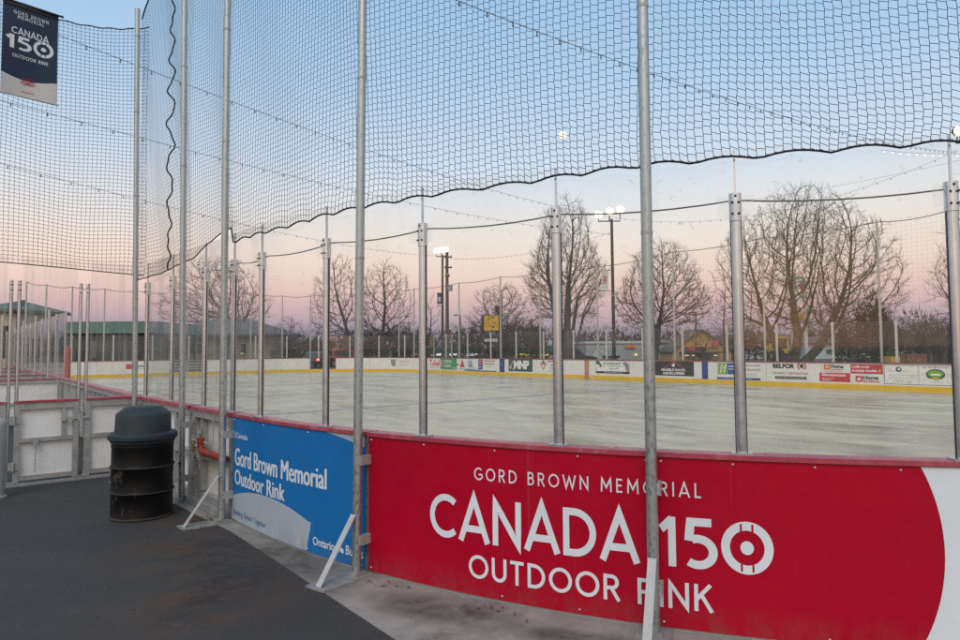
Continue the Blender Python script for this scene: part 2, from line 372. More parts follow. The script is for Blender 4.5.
    def build(s,name,mats,parent=None,smooth=None):
        me=bpy.data.meshes.new(name)
        inv=WM(parent).inverted() if parent else None
        vs=[(inv@p) if inv else p for p in s.v]
        me.from_pydata([tuple(p) for p in vs],[],s.f)
        if not isinstance(mats,(list,tuple)): mats=[mats]
        for m in mats: me.materials.append(m)
        if len(mats)>1: me.polygons.foreach_set('material_index',s.m)
        if smooth:
            me.polygons.foreach_set('use_smooth',[True]*len(me.polygons)); me.set_sharp_from_angle(angle=R(smooth))
        me.update()
        o=bpy.data.objects.new(name,me); COL.objects.link(o)
        if parent: o.parent=parent; MW[o.as_pointer()]=WM(parent)
        return o
def tag(o,label=None,cat=None,group=None,kind=None):
    if label: o['label']=label
    if cat: o['category']=cat
    if group: o['group']=group
    if kind: o['kind']=kind
    return o
def thing(name,label,cat,loc,rz=0,group=None):
    o=bpy.data.objects.new(name,None); COL.objects.link(o); o.empty_display_size=.2
    o.location=loc; o.rotation_euler=(0,0,rz); o.matrix_world=Matrix.Translation(Vector(loc))@Matrix.Rotation(rz,4,'Z')
    return tag(o,label,cat,group)
def dup(o,loc,rz,label,parent=None):
    c=o.copy(); COL.objects.link(c)
    if parent is None:
        c.location=loc; c.rotation_euler=(0,0,rz); c['label']=label
    else: c.parent=parent
    for ch in o.children: dup(ch,None,0,None,c)
    return c

# built-in font text and a geometric stroke font
_tc={}
def text_geo(s,bold=0):
    k=(s,bold)
    if k not in _tc:
        cu=bpy.data.curves.new('t','FONT'); cu.body=s; cu.size=1; cu.offset=bold; cu.resolution_u=3
        ob=bpy.data.objects.new('t',cu); COL.objects.link(ob); bpy.context.view_layer.update()
        dg=bpy.context.evaluated_depsgraph_get(); me=ob.evaluated_get(dg).to_mesh()
        vs=[(v.co.x,v.co.y) for v in me.vertices]; fs=[tuple(p.vertices) for p in me.polygons]
        ob.evaluated_get(dg).to_mesh_clear(); bpy.data.objects.remove(ob); bpy.data.curves.remove(cu)
        _tc[k]=(vs,fs)
    return _tc[k]
def put_text(mb,s,fn,x0,x1,y0,y1,off,m,bold=.02):
    vs,fs=text_geo(s,bold)
    ax=min(v[0] for v in vs);bx=max(v[0] for v in vs);ay=min(v[1] for v in vs);by=max(v[1] for v in vs)
    mb.add([fn(x0+(x-ax)/(bx-ax)*(x1-x0),off,y0+(y-ay)/(by-ay)*(y1-y0)) for x,y in vs],fs,m)
def arc(cx,cy,rx,ry,a0,a1,n=20): return [(cx+rx*math.cos(R(a0+(a1-a0)*i/n)),cy+ry*math.sin(R(a0+(a1-a0)*i/n))) for i in range(n+1)]
w_=.075   # half weight
GL={ # width, strokes
'A':(.86,[[(.04,0),(.43,.98),(.82,0)],[(.17,.29),(.69,.29)]]),
'B':(.62,[[(.08,0),(.08,1)],[(.08,.925)]+arc(.32,.73,.19,.195,90,-90,10)+[(.08,.535)],[(.08,.535)]+arc(.33,.305,.23,.23,90,-90,10)+[(.08,.075)]]),
'C':(.82,[arc(.50,.5,.42,.425,48,312,26)]),
'D':(.80,[[(.08,0),(.08,1)],[(.08,.925),(.28,.925)]+arc(.28,.5,.44,.425,90,-90,18)+[(.08,.075)]]),
'E':(.56,[[(.08,0),(.08,1)],[(.08,.925),(.52,.925)],[(.08,.51),(.47,.51)],[(.08,.075),(.52,.075)]]),
'G':(.90,[arc(.50,.5,.42,.425,48,340,28),[(.50,.45),(.90,.45)]]),
'I':(.16,[[(.08,0),(.08,1)]]),
'K':(.66,[[(.08,0),(.08,1)],[(.60,1),(.10,.44)],[(.28,.60),(.64,0)]]),
'L':(.52,[[(.08,0),(.08,1)],[(.08,.075),(.50,.075)]]),
'M':(.96,[[(.08,0),(.12,.96),(.48,.30),(.84,.96),(.88,0)]]),
'N':(.78,[[(.08,0),(.08,.94),(.70,.06),(.70,1)]]),
'O':(.96,[arc(.48,.5,.42,.425,0,360,36)]),
'R':(.66,[[(.08,0),(.08,1)],[(.08,.925)]+arc(.34,.705,.21,.22,90,-90,12)+[(.08,.485)],[(.32,.48),(.62,0)]]),
'T':(.62,[[(.31,0),(.31,.9)],[(0,.925),(.62,.925)]]),
'U':(.72,[[(.08,1),(.08,.36)]+arc(.36,.36,.28,.285,180,360,16)+[(.64,1)]]),
'W':(1.14,[[(.03,1),(.30,.03),(.57,.85),(.84,.03),(1.11,1)]]),
'1':(.40,[[(.04,.74),(.30,.95)],[(.30,0),(.30,1)]]),
'5':(.66,[[(.56,.925),(.17,.925),(.13,.545)],arc(.30,.335,.285,.26,112,-128,20)]),
' ':(.34,[])}
def stroke(mb,pts,h,fn,m):
    pts=[p for i,p in enumerate(pts) if i==0 or abs(p[0]-pts[i-1][0])+abs(p[1]-pts[i-1][1])>1e-5]
    k=len(pts); L_=[];R_=[]
    closed=(abs(pts[0][0]-pts[-1][0])+abs(pts[0][1]-pts[-1][1]))<1e-6 and k>3
    for i in range(k):
        p=Vector(pts[i])
        a=Vector(pts[i-1]) if i>0 else (Vector(pts[-2]) if closed else None); b=Vector(pts[i+1]) if i<k-1 else (Vector(pts[1]) if closed else None)
        d1=(p-a).normalized() if a is not None else None; d2=(b-p).normalized() if b is not None else None
        if d1 is None: d1=d2
        if d2 is None: d2=d1
        n1=Vector((-d1.y,d1.x));n2=Vector((-d2.y,d2.x)); mt=(n1+n2)
        if mt.length<1e-3: mt=n1.copy()
        mt.normalize(); q=h/max(.38,mt.dot(n1)); L_.append(p+mt*q); R_.append(p-mt*q)
    vs=[]
    for i in range(k): vs+=[fn(L_[i].x,L_[i].y),fn(R_[i].x,R_[i].y)]
    mb.add(vs,[(2*i,2*i+1,2*i+3,2*i+2) for i in range(k-1)],m)
def geo_width(s,track): return sum(GL[c][0]+track for c in s)-track
def put_geo(mb,s,fn,x0,x1,y0,y1,off,m,track=.16,wt=.075):
    W=geo_width(s,track); kx=(x1-x0)/W; ky=y1-y0; x=0; lay=0
    for c in s:
        for i,st in enumerate(GL[c][1]):
            lay=i
            sub=[]
            for j in range(len(st)-1):
                n=max(1,int(math.dist(st[j],st[j+1])/.25)) if len(st)<6 else 1
                for q in range(n): sub.append((st[j][0]+(st[j+1][0]-st[j][0])*q/n,st[j][1]+(st[j+1][1]-st[j][1])*q/n))
            sub.append(st[-1])
            stroke(mb,sub,wt,lambda X,Y,xx=x,l=lay:fn(x0+(xx+X)*kx,off+.0004*l,y0+Y*ky),m)
        x+=GL[c][0]+track
def ring150(mb,fn,cx,cy,rx,ry,off,m,mbg):
    "the zero of 150: a rink seen from above"
    stroke(mb,arc(0,0,.83,.83,0,360,48),.17,lambda X,Y:fn(cx+rx*X,off,cy+ry*Y),m)
    mb.add([fn(cx+rx*.26*math.cos(a*PI/10),off,cy+ry*.26*math.sin(a*PI/10)) for a in range(20)],[tuple(range(20))],m)
    for sg in (1,-1):
        for sx in (-.22,.22):
            x=cx+sx*rx
            mb.add([fn(x-.04*rx,off+.0008,cy+sg*ry*.62),fn(x+.04*rx,off+.0008,cy+sg*ry*.62),fn(x+.04*rx,off+.0008,cy+sg*ry*.90),fn(x-.04*rx,off+.0008,cy+sg*ry*.90)],[(0,1,2,3)],mbg)

# ================================================================== setting: ground sheets
def sheet(name,poly,z,m,kind='structure',label=None,cat=None):
    mb=MB(); mb.add([(p[0],p[1],z) for p in poly],[tuple(range(len(poly)))]); o=mb.build(name,m); tag(o,label,cat,None,kind); return o
sheet('terrain',[(-3000,-600),(3000,-600),(3000,4000),(-3000,4000)],-.085,M['terrain'],label='flat winter ground stretching to the horizon around the rink',cat='ground')
a0=S(4.06,-.17);a1=S(7.18,-.36);ad=(a1-a0).normalized()
e0=S(-34,-.25);e1=S(0,-.25)
far_r=a1+ad*16
sheet('asphalt_ground',[(-70,-40),(60,-40),(60,-8),(far_r.x,far_r.y),(a0.x,a0.y),(e1.x,e1.y),(e0.x-2,e0.y+1),(-70,60)],-.055,M['asphalt'],label='dark worn asphalt with rusty stains in front of the boards',cat='ground')
edge=[P(t,.02) for t in [i*.4 for i in range(-2,42)]]
ap=[S(-1,-.28),a0-ad*.02]+[a0+ad*1,a0+ad*3,a0+ad*8,far_r]+list(reversed(edge))
mb=MB(); n=len(ap); mb.add([(p.x,p.y,-.050) for p in ap]+[(p.x,p.y,-.3) for p in ap],[tuple(range(n))]+[(i,(i+1)%n,(i+1)%n+n,i+n) for i in range(n)])
tag(mb.build('concrete_apron',M['concrete']),'pale stained concrete strip under the blue and red boards','pavement',None,'structure')
pts=[P(t,-.03) for t in [-38]+[i*.45 for i in range(-2,38)]]
th_end=[S(12.3,17.5),S(11.5,21),S(9,24),S(4.3,25.45)]
fp=[Q(4-i*.9,-.03) for i in range(0,62)]
ip=pts+th_end+fp
sheet('ice_surface',[(p.x,p.y) for p in ip],0,M['ice'],label='worn grey-white outdoor rink ice with brownish streaks',cat='ice')
mb=MB()
for u,w,mi in ((-20.25,.36,0),(-6.6,.31,0),(-13.6,.24,1)):
    mb.add([S(u-w/2,.3,.004),S(u+w/2,.3,.004),S(u+w/2,25.45,.004),S(u-w/2,25.45,.004)],[(0,1,2,3)],mi)
def faint(name,c):
    m,nt,N,L,B=newmat(name); v=pos(N,L); f=rampf(N,L,noise(N,L,v,1.2,8,.75,.8),.4,.65,.0,.5)
    cc=ramp(N,L,noise(N,L,v,.8,8,.65,.8),[(.3,(.30,.29,.25)),(.7,(.45,.43,.37))]); L.new(mixc(N,L,f,cc,c),B.inputs['Base Color']); B.inputs['Roughness'].default_value=.5; B.inputs['Specular IOR Level'].default_value=.2; return m
tag(mb.build('ice_markings',[faint('faded_blue_paint',(.14,.16,.24)),faint('faded_red_paint',(.36,.25,.2))]),'faded blue and red lines painted under the ice','ice markings',None,'structure')
cnr=[at(-700,352,66),at(1700,352,40),at(2600,349,140),at(-900,349,140)]
mb=MB(); mb.add([(-60,62,-.078),(-10,60,-.078),(40,24,-.078),(75,20,-.078),(120,110,-.078),(-60,112,-.078)],[(0,1,2,3,4,5)])
tag(mb.build('parking_lot',M['parking']),'grey parking lot beyond the far boards','parking lot',None,'structure')

# ================================================================== near boards
BH=1.04
def near_board(t0,t1,label,group=None,name='dasher_board'):
    tm=(t0+t1)/2; d,o=Pdir(tm)
    r=thing(name,label,'rink board',P(tm,0,GZ),math.atan2(d.y,d.x),group)
    return r
def outer_board(t0,t1,label,group=None):
    r=near_board(t0,t1,label,group)
    mb=MB(); mb.slab(P,t0,t1,-.045,-.03,0,BH-.04); mb.build('panel',M['outer'],r)
    mb=MB(); mb.slab(P,t0,t1,-.055,-.046,0,.2); mb.build('kick_plate',M['kick'],r)
    mb=MB(); mb.slab(P,t0,t1,-.075,.075,BH-.04,BH); mb.build('cap_rail',M['cap'],r)
    mb=MB()
    for z0,z1 in ((GZ,.06),(.46,.52),(BH-.11,BH-.041)): mb.slab(P,t0+.002,t1-.002,-.029,.05,z0,z1)
    k=max(2,int(round((t1-t0)/.57)))
    for i in range(k+1):
        t=t0+.035+(t1-t0-.07)*i/k
        for z0,z1 in ((.061,.459),(.521,BH-.111)): mb.slab(P,t-.025,t+.025,-.029,.045,z0,z1,0,1)
    mb.build('frame',M['frame'],r)
    return r
ordn=['nearest','second','third','fourth','fifth','sixth','seventh','eighth','ninth','tenth','eleventh','twelfth','thirteenth','fourteenth']
t=0
for i in range(13):
    outer_board(-2.3*(i+1)-.0,-2.3*i-.012-(.03 if i==0 else 0),f'steel framed white board beyond the bench gate, {ordn[i]} along the receding rail','boards receding beyond the gate')
outer_board(.03,2.27,'grey framed white board between black barrel and corner net pole')
# sign boards
def sign_board(t0,t1,label):
    r=near_board(t0,t1,label)
    mb=MB(); mb.slab(P,t0,t1,-.045,-.03,0,BH-.04); mb.build('panel',M['white'],r)
    mb=MB(); mb.slab(P,t0,t1,-.055,-.046,0,.2); mb.build('kick_plate',M['kick'],r)
    mb=MB(); mb.slab(P,t0-.005,t1+.005,-.075,.075,BH-.03,BH); mb.build('cap_rail',M['cap'],r)
    mb=MB()
    for z0,z1 in ((GZ,.06),(.46,.52),(BH-.09,BH-.031)): mb.slab(P,t0,t1,-.029,.05,z0,z1)
    for tt in (t0+.03,(t0+t1)/2,t1-.03):
        for z0,z1 in ((.061,.459),(.521,BH-.091)): mb.slab(P,tt-.025,tt+.025,-.029,.045,z0,z1,0,1)
    mb.build('frame',M['frame'],r)
    return r
SO=.060
def screws(mb,ts,zs,m):
    for t in ts:
        for z in zs:
            d,o=Pdir(t); c=P(t,SO+.001,z); mb.ball(c,.008,m,6,4)
def strip_v(mb,f0,f1,z0,z1,off,m,k=24):
    "sheet between curves t=f0(z) and t=f1(z)"
    vs=[];q=6
    for i in range(k+1):
        z=z0+(z1-z0)*i/k
        for j in range(q+1): vs.append(P(f0(z)+(f1(z)-f0(z))*j/q,off,z))
    mb.add(vs,[(i*(q+1)+j,i*(q+1)+j+1,(i+1)*(q+1)+j+1,(i+1)*(q+1)+j) for i in range(k) for j in range(q)],m)
def strip_h(mb,g0,g1,t0,t1,off,m,k=30):
    vs=[]
    for i in range(k+1):
        t=t0+(t1-t0)*i/k; vs+=[P(t,off,g0(t)),P(t,off,g1(t))]
    mb.add(vs,[(2*i,2*i+2,2*i+3,2*i+1) for i in range(k)],m)
ZB,ZT=-.03,1.005
# blue
rb=sign_board(3.63,5.955,'blue Outdoor Rink sign board with white curved band, beside the gate')
mb=MB(); mb.slab(P,3.64,5.945,SO-.006,SO,ZB,ZT,0,.08)
def bcurve(t):
    # circle through three points of the pale band's upper edge
    return .327-((t-4.48)**2)*.168-(max(0,t-4.48)**3)*.03
strip_h(mb,lambda t:ZB+.004,lambda t:max(bcurve(t),ZB+.01),3.643,5.19,SO+.0012,1)
vs=[P(5.19,SO+.0012,ZB+.004),P(5.19,SO+.0012,bcurve(5.19)),P(5.255,SO+.0012,.222)]; mb.add(vs,[(0,1,2)],1)
strip_h(mb,lambda t:ZT-.002-(t-5.445)*.1-(t-5.445)**2*.16,lambda t:ZT-.001,5.445,5.943,SO+.0012,1,10)
put_text(mb,'Gord Brown Memorial',P,3.70,5.463,.525,.70,SO+.002,2,0)
put_text(mb,'Outdoor Rink',P,3.70,4.815,.335,.485,SO+.002,2,0)
for q in (.007,.013):
    put_text(mb,'Gord Brown Memorial',P,3.70+q,5.463+q,.525,.70,SO+.002+q*.03,2,0); put_text(mb,'Outdoor Rink',P,3.70+q,4.815+q,.335,.485,SO+.002+q*.03,2,0)
put_text(mb,'Canada',P,3.735,4.02,.80,.855,SO+.002,2,.01)
mb.add([P(3.70,SO+.002,.79),P(3.712,SO+.002,.79),P(3.712,SO+.002,.865),P(3.70,SO+.002,.865)],[(0,1,2,3)],2)
put_text(mb,'Building Ontario Together',P,3.69,4.46,.015,.085,SO+.0024,3,.008)
put_text(mb,'Ontario',P,5.285,5.585,.045,.115,SO+.002,2,.015)
put_text(mb,'Builds',P,5.725,5.93,.045,.12,SO+.002,2,.015)
for a in (90,210,330):   # trillium: three petals
    x=5.655+.022*math.cos(R(a)); z=.082+.026*math.sin(R(a)); 
    q=[(x+.03*math.cos(R(a+b))*k,z+.034*math.sin(R(a+b))*k) for b,k in ((0,1),(55,.75),(120,.55),(180,.8),(240,.55),(305,.75))]
    mb.add([P(u,SO+.002,v) for u,v in q],[tuple(range(6))],2)
screws(mb,[3.68,4.4,5.2,5.91],[ZT-.025,ZB+.025],4)
mb.build('sign_panel',[M['blue'],M['pale'],M['letter'],M['bluetext'],M['screw']],rb)
# red pair
r1=sign_board(5.985,8.215,'red sign board reading CANADA OUTDOOR, first half of the anniversary sign')
r2=sign_board(8.25,10.50,'red sign board with white 150 ring numeral and pale curved end')
m1=MB();m2=MB()
m1.slab(P,5.99,8.212,SO-.006,SO,ZB,ZT,0,.08); m2.slab(P,8.255,10.49,SO-.006,SO,ZB,ZT,0,.08)
def geo2(s,x0,x1,y0,y1,track,wt):
    W=geo_width(s,track);k=(x1-x0)/W;x=0
    for c in s:
        a=x0+x*k;b=a+GL[c][0]*k
        if c!=' ': put_geo(m1 if (a+b)/2<8.225 else m2,c,P,a,b,y0,y1,SO+.0022,1,0,wt)
        x+=GL[c][0]+track
geo2('GORD BROWN MEMORIAL',6.985,8.515,.768,.858,.34,.062)
geo2('CANADA',6.605,8.135,.335,.645,.10,.076)
geo2('OUTDOOR RINK',6.94,8.565,.088,.25,.17,.072)
put_geo(m2,'1',P,8.262,8.362,.342,.645,SO+.0022,1,0,.09)
put_geo(m2,'5',P,8.395,8.60,.342,.645,SO+.0022,1,0,.082)
ring150(m2,P,8.768,.49,.146,.156,SO+.0022,1,0)
def rc(z): return 8.69+math.sqrt(max(0,1.12**2-(z-.53)**2))
strip_v(m2,rc,lambda z:10.488,ZB+.002,ZT-.001,SO+.0012,1)
screws(m1,[6.02,6.55,7.15,7.75,8.185],[ZT-.022],2); screws(m1,[6.02,7.2,7.75],[ZB+.03],2)
screws(m2,[8.28,8.70,9.15,9.6,10.05,10.45],[ZT-.022],2); screws(m2,[8.28,9.2],[ZB+.03],2)
m1.build('sign_panel',[M['red'],M['letter'],M['screw']],r1); m2.build('sign_panel',[M['red'],M['letter'],M['screw']],r2)
outer_board(10.53,12.80,'plain framed board past the pale end of the red sign')

# gate leaf between the two net poles
g=near_board(2.36,3.58,'rink access gate with latch and padlock beside the blue sign',name='rink_gate')
mb=MB(); mb.slab(P,2.42,3.54,-.045,-.03,.03,BH-.04); mb.build('panel',M['white'],g)
mb=MB(); mb.slab(P,2.36,3.58,-.075,.075,BH-.035,BH); mb.build('cap_rail',M['cap'],g)
mb=MB()
mb.slab(P,2.36,2.43,-.029,.05,GZ,BH-.036,0,1); mb.slab(P,3.50,3.57,-.029,.05,GZ,BH-.036,0,1); mb.slab(P,2.60,2.66,-.029,.04,.10,BH-.13,0,1)
for z0,z1 in ((GZ+.01,.09),(.47,.53),(BH-.12,BH-.037)): mb.slab(P,2.431,3.499,-.029,.05,z0,z1)
mb.slab(P,2.38,3.55,.055,.13,GZ+.005,.02)
mb.build('frame',M['frame'],g)
mb=MB(); mb.tube([P(2.45,.075,.66),P(2.95,.075,.66)],.016,8); mb.tube([P(2.62,.075,.66),P(2.62,.10,.60)],.012,6)
for q in (2.48,2.62,2.80): mb.slab(P,q-.03,q+.03,.048,.085,.62,.70,0,1)
mb.tube([P(2.62,.07,.82),P(2.62,.07,.55)],.014,8); mb.slab(P,2.58,2.68,.051,.07,.74,.79,0,1); mb.build('latch',M['galv_old'],g)
def chain(mb,a,b,r=.011,w=.003):
    a=Vector(a);b=Vector(b);k=max(2,int((b-a).length/(r*2.2)))
    d=(b-a).normalized();x=d.orthogonal().normalized();y=d.cross(x)
    for i in range(k):
        c=a+(b-a)*((i+.5)/k); e=x if i%2 else y
        mb.tube([c+d*(r*1.5*math.cos(q*PI/4))+e*(r*.8*math.sin(q*PI/4)) for q in range(9)],w,4,0,False)
mb=MB(); chain(mb,P(2.70,.09,.66),P(2.74,.09,.36)); chain(mb,P(2.64,.09,.62),P(2.70,.1,.46)); mb.build('chain',M['galv_old'],g)
mb=MB(); mb.slab(P,2.50,2.555,.09,.115,.53,.585,0,1); mb.tube([P(2.51,.1,.585),P(2.51,.1,.62),P(2.528,.1,.635),P(2.545,.1,.62),P(2.545,.1,.585)],.005,6)
mb.build('padlock',pm('brass',(.55,.38,.09),.35,.8),g)
mb=MB(); mb.tube([P(3.05,.055,.97),P(3.05,.055,.56)],.008,6); mb.slab(P,3.03,3.07,.05,.07,.53,.60,0,1); mb.build('drop_rod',M['galv_old'],g)
# orange pipe stub with elbow lying on the gate's middle rail
mb=MB(); mb.tube([P(2.80,.10,.70),P(2.80,.10,.62),P(2.815,.10,.585),P(2.85,.10,.567),P(3.55,.10,.567)],[.038,.038,.038,.038,.036],12)
mb.tube([P(2.80,.10,.715),P(2.80,.10,.66)],.044,12); mb.tube([P(2.88,.10,.567),P(2.96,.10,.567)],.043,12)
tag(mb.build('orange_pipe',M['pvc_orange'],None,40),'orange plastic pipe with elbow resting on the rail of the rink gate','pipe')

# ================================================================== tall net poles on the near side
def net_pole(t,off,lean,label,ztop=7.1,brace=True,base=None,outdir=None,brk=True):
    b=P(t,off,GZ) if base is None else base
    o=Pdir(t)[1] if outdir is None else outdir; o=o.normalized(); sd=Vector((-o.y,o.x,0))
    r=thing('net_pole',label,'pole',b,math.atan2(o.y,o.x),'tall galvanised net poles')
    top=b+Vector((lean*(ztop-GZ),0,ztop-GZ))
    mb=MB(); k=6; mb.tube([b+(top-b)*i/k for i in range(k+1)],.035,20); mb.tube([top,top+Vector((0,0,.02))],[.038,.03],16); mb.build('shaft',M['galv'],r,40)
    for z in (2.45,3.9,5.1,6.2): mb=MB(); c=b+(top-b)*(z/(ztop-GZ)); mb.tube([c,c+Vector((0,0,.02))],.0375,16); mb.build('clamp_band',M['galv_old'],r,40)
    mb=MB(); c=b+o*.16+Vector((0,0,.006)); mb.obox(c,o*.245,sd*.105,Vector((0,0,.007))); mb.obox(b+Vector((0,0,.022)),o*.05,sd*.05,Vector((0,0,.008))); mb.build('base_plate',M['plate'],r)
    if brace:
        mb=MB(); a=b+o*.37+sd*.0+Vector((0,0,.013)); e=b+(top-b)*((.47)/(ztop-GZ))+o*.036; mb.bar(a,e,.052,.008,0,sd.cross((e-a).normalized())); mb.build('brace',M['brace'],r)
    if brk:
        for z in (.22,.83):
            mb=MB(); c=b+(top-b)*((z-GZ)/(ztop-GZ)); mb.obox(c-o*.045+sd*.030,o*.055,sd*.018,Vector((0,0,.036))); mb.build('bracket',M['galv_old'],r)
    return b,top
NP=[]
NP.append(net_pole(0,0,-.013,'tall galvanised corner net pole behind the black barrel',6.55,False,S(.30,-.10,GZ),(DV-NV)))
NP.append(net_pole(2.36,.16,-.0105,'tall galvanised net pole at hinge side of the rink gate'))
NP.append(net_pole(3.62,.16,-.002,'tall galvanised net pole at left edge of the blue sign'))
NP.append(net_pole(5.96,.16,.008,'tall galvanised net pole between the blue sign and red sign'))
NP.append(net_pole(8.235,.17,.0005,'tall galvanised net pole splitting the CANADA and 150 halves of red sign'))
NP.append(net_pole(10.51,.16,0,'tall galvanised net pole past the pale end of the red sign'))
gb=S(-.0,-2.32,GZ); NP.append(net_pole(0,0,0,'tall galvanised net pole carrying the hanging navy banner',6.7,False,gb,DV,False))

# ================================================================== bench gate wall (square to the boards)
def Wf(n,off,z): return S(-.10+off,n,z)
def wallx(name,n0,n1,label,panel=True):   # n0<n1
    r=thing(name,label,'rink board' if 'gate' not in name else 'gate',Wf((n0+n1)/2,0,GZ),math.atan2(NV.y,NV.x))
    mb=MB(); mb.slab(Wf,n0+.01,n1-.01,-.012,0,.0,BH-.06,0,9); mb.build('panel',M['outer'],r)
    mb=MB(); mb.slab(Wf,n0,n1,-.05,.06,BH-.03,BH,0,9); mb.build('cap_rail',M['cap'],r)
    return r
def frame_on(r,n0,n1,mid=.50,extra=()):
    mb=MB()
    mb.slab(Wf,n0+.06,n1-.06,.001,.045,.01,.065,0,9); mb.slab(Wf,n0+.06,n1-.06,.001,.045,mid,mid+.05,0,9); mb.slab(Wf,n0+.06,n1-.06,.001,.045,BH-.115,BH-.031,0,9)
    mb.slab(Wf,n0,n0+.059,.001,.05,GZ+.03,BH-.031,0,9); mb.slab(Wf,n1-.059,n1,.001,.05,GZ+.03,BH-.031,0,9)
    for a in extra: mb.slab(Wf,a-.022,a+.022,.001,.042,mid+.051,BH-.116,0,9)
    mb.build('frame',M['frame'],r)
gd=wallx('bench_gate',-1.46,-.73,'white steel framed bench gate with dangling chain, left of black barrel'); frame_on(gd,-1.46,-.73,.50,(-.90,))
mb=MB(); mb.slab(Wf,-.94,-.60,.055,.075,.77,.80,0,9); mb.slab(Wf,-.93,-.88,.043,.08,.75,.83,0,9); mb.slab(Wf,-.74,-.69,.052,.085,.74,.85,0,9); mb.tube([Wf(-.84,.08,.77),Wf(-.84,.10,.72)],.008,6); mb.build('latch',M['galv_old'],gd)
for z in (.20,.80):
    mb=MB(); mb.slab(Wf,-1.52,-1.40,.052,.066,z-.05,z+.05,0,9); mb.tube([Wf(-1.465,.075,z-.06),Wf(-1.465,.075,z+.06)],.014,8); mb.build('hinge',M['galv_old'],gd)
mb=MB(); chain(mb,Wf(-1.22,.065,.50),Wf(-1.22,.065,.10)); chain(mb,Wf(-1.24,.07,.55),Wf(-1.20,.07,.47)); mb.slab(Wf,-1.25,-1.19,.046,.07,.44,.54,0,9); mb.build('chain',M['galv_old'],gd)
fx=wallx('bench_wall_board',-.64,-.0,'white framed fixed board between bench gate and corner net pole'); frame_on(fx,-.64,-.0,.50)
lf=wallx('bench_wall_board',-2.9,-1.56,'white framed fixed board on hinge side of bench gate'); frame_on(lf,-2.9,-1.56,.50)
mb=MB(); mb.slab(Wf,-2.9,0,.0,.10,GZ-.005,GZ+.024,0,9); tag(mb.build('bench_sill',M['concrete_post']),'grey steel sill strip running under the bench gate','sill')
# thick grey post at the left edge
b=at(-5,492,8.35); b.z=GZ
r=thing('bollard','thick grey round bollard in front of bench gate hinge','bollard',b); mb=MB(); mb.lathe(b,[(.10,0),(.10,.86),(.095,.90),(.07,.93),(.02,.945)],24); mb.build('post',M['concrete_post'],r,40)
mb=MB(); mb.lathe(b,[(.125,-.01),(.125,.02),(.103,.03)],24); mb.build('collar',M['concrete'],r,40)

# ================================================================== glass posts and panes, near side
SZ=2.645
def glass_post(p,d,label,group,z0=BH,z1=SZ,seam=True,plates=True,sl=1.0):
    "p foot on the rail, d = direction along the boards"
    d=d.normalized()*sl; o=Vector((d.y,-d.x,0)); r=thing('glass_post',label,'post',p+Vector((0,0,z0)),math.atan2(d.y,d.x),group)
    def pr(s):  # extruded profile
        return [(.031*math.cos(a*PI/10),.029*math.sin(a*PI/10)) for a in range(20)]
    fn=lambda x,y,z:p+d*x-o*y+Vector((0,0,z))
    mb=MB(); q=[(x,y) for x,y in pr(1)]; mb.prism(q,fn,z0,z1-.17)
    for sx in (-.0325,.0325): mb.obox(p+d*sx-o*.002+Vector((0,0,(z0+z1-.17)/2)),d*.002,o*.006,Vector((0,0,(z1-.17-z0)/2)),1)
    mb.build('upright',[M['alu'],M['bolt']],r,50)
    mb=MB(); mb.prism([(x*1.22,y*1.25) for x,y in q],fn,z1-.172,z1)
    for sx,z in ((-.02,z1-.06),(.02,z1-.06),(-.02,z1-.13),(.02,z1-.13),(0,z1-.02)): mb.ball(p+d*sx+o*.038+Vector((0,0,z)),.008,1,6,4)
    mb.build('clamp',[M['alu'],M['bolt']],r,50)
    if plates:
        for sx in (-1,1):
            mb=MB(); mb.obox(p+d*.075*sx+o*.024+Vector((0,0,z1-.085)),d*.034,o*.004,Vector((0,0,.06))); mb.build('clip_plate',M['glass'],r)
    if seam:
        mb=MB(); mb.obox(p+Vector((0,0,(z1+2.925)/2)),d*.006,o*.009,Vector((0,0,(2.925-z1)/2))); mb.build('seam_strip',M['alu'],r)
    mb=MB(); mb.obox(p+o*.0+Vector((0,0,z0+.006)),d*.06,o*.05,Vector((0,0,.006))); mb.build('foot_plate',M['alu'],r)
    return r
GT=[.30,1.45,2.65,3.52,4.23,5.40,6.51,7.61,8.755,9.94,11.1,12.25]
gl=['beside the corner net pole','above the board behind the barrel','above the rink gate latch','above the gate end, hidden by the blue sign pole','above the left half of blue sign','above the right half of the blue sign','above the C of CANADA','above the MEMORIAL lettering, between two poles','above the 150 of the red sign','above the pale end of the red sign','past the pale sign end','second past the pale sign end']
NG=[]
for t,l in zip(GT,gl):
    d,o=Pdir(t); NG.append(glass_post(P(t,.02),d,'aluminium glass post '+l,'aluminium glass posts on the near boards'))
def pane(fn,t0,t1,post,m,z0=BH+.004,z1=2.925,o0=-.028,o1=-.016):
    mb=MB(); mb.slab(fn,t0,t1,o0+.02,o1+.02,z0,z1,0,.4); return mb.build('glass_pane',m,post)
for i in range(len(GT)-1):
    t0,t1=GT[i],GT[i+1]
    pane(P,t0+.012,t1-.012,NG[i],M['glass_dirty'] if t1<3.6 else M['glass'])
# posts of the bench gate wall
GW=[]
for n_,l in ((-1.53,'left of the pair at bench gate hinge'),(-1.44,'right of the pair at bench gate hinge'),(-.73,'left of the pair at bench gate latch'),(-.64,'right of the pair at bench gate latch')):
    GWP=glass_post(Wf(n_,.02,0),NV,'slim aluminium glass post, '+l,'aluminium posts on the bench gate',GZ+.03 if True else BH,2.62,False,False,.62); GW.append(GWP)
for a,b_,q in ((-2.85,-1.57,0),(-1.40,-.77,1),(-.60,-.06,3)):
    pane(Wf,a,b_,GW[q],M['glass_dirty'])
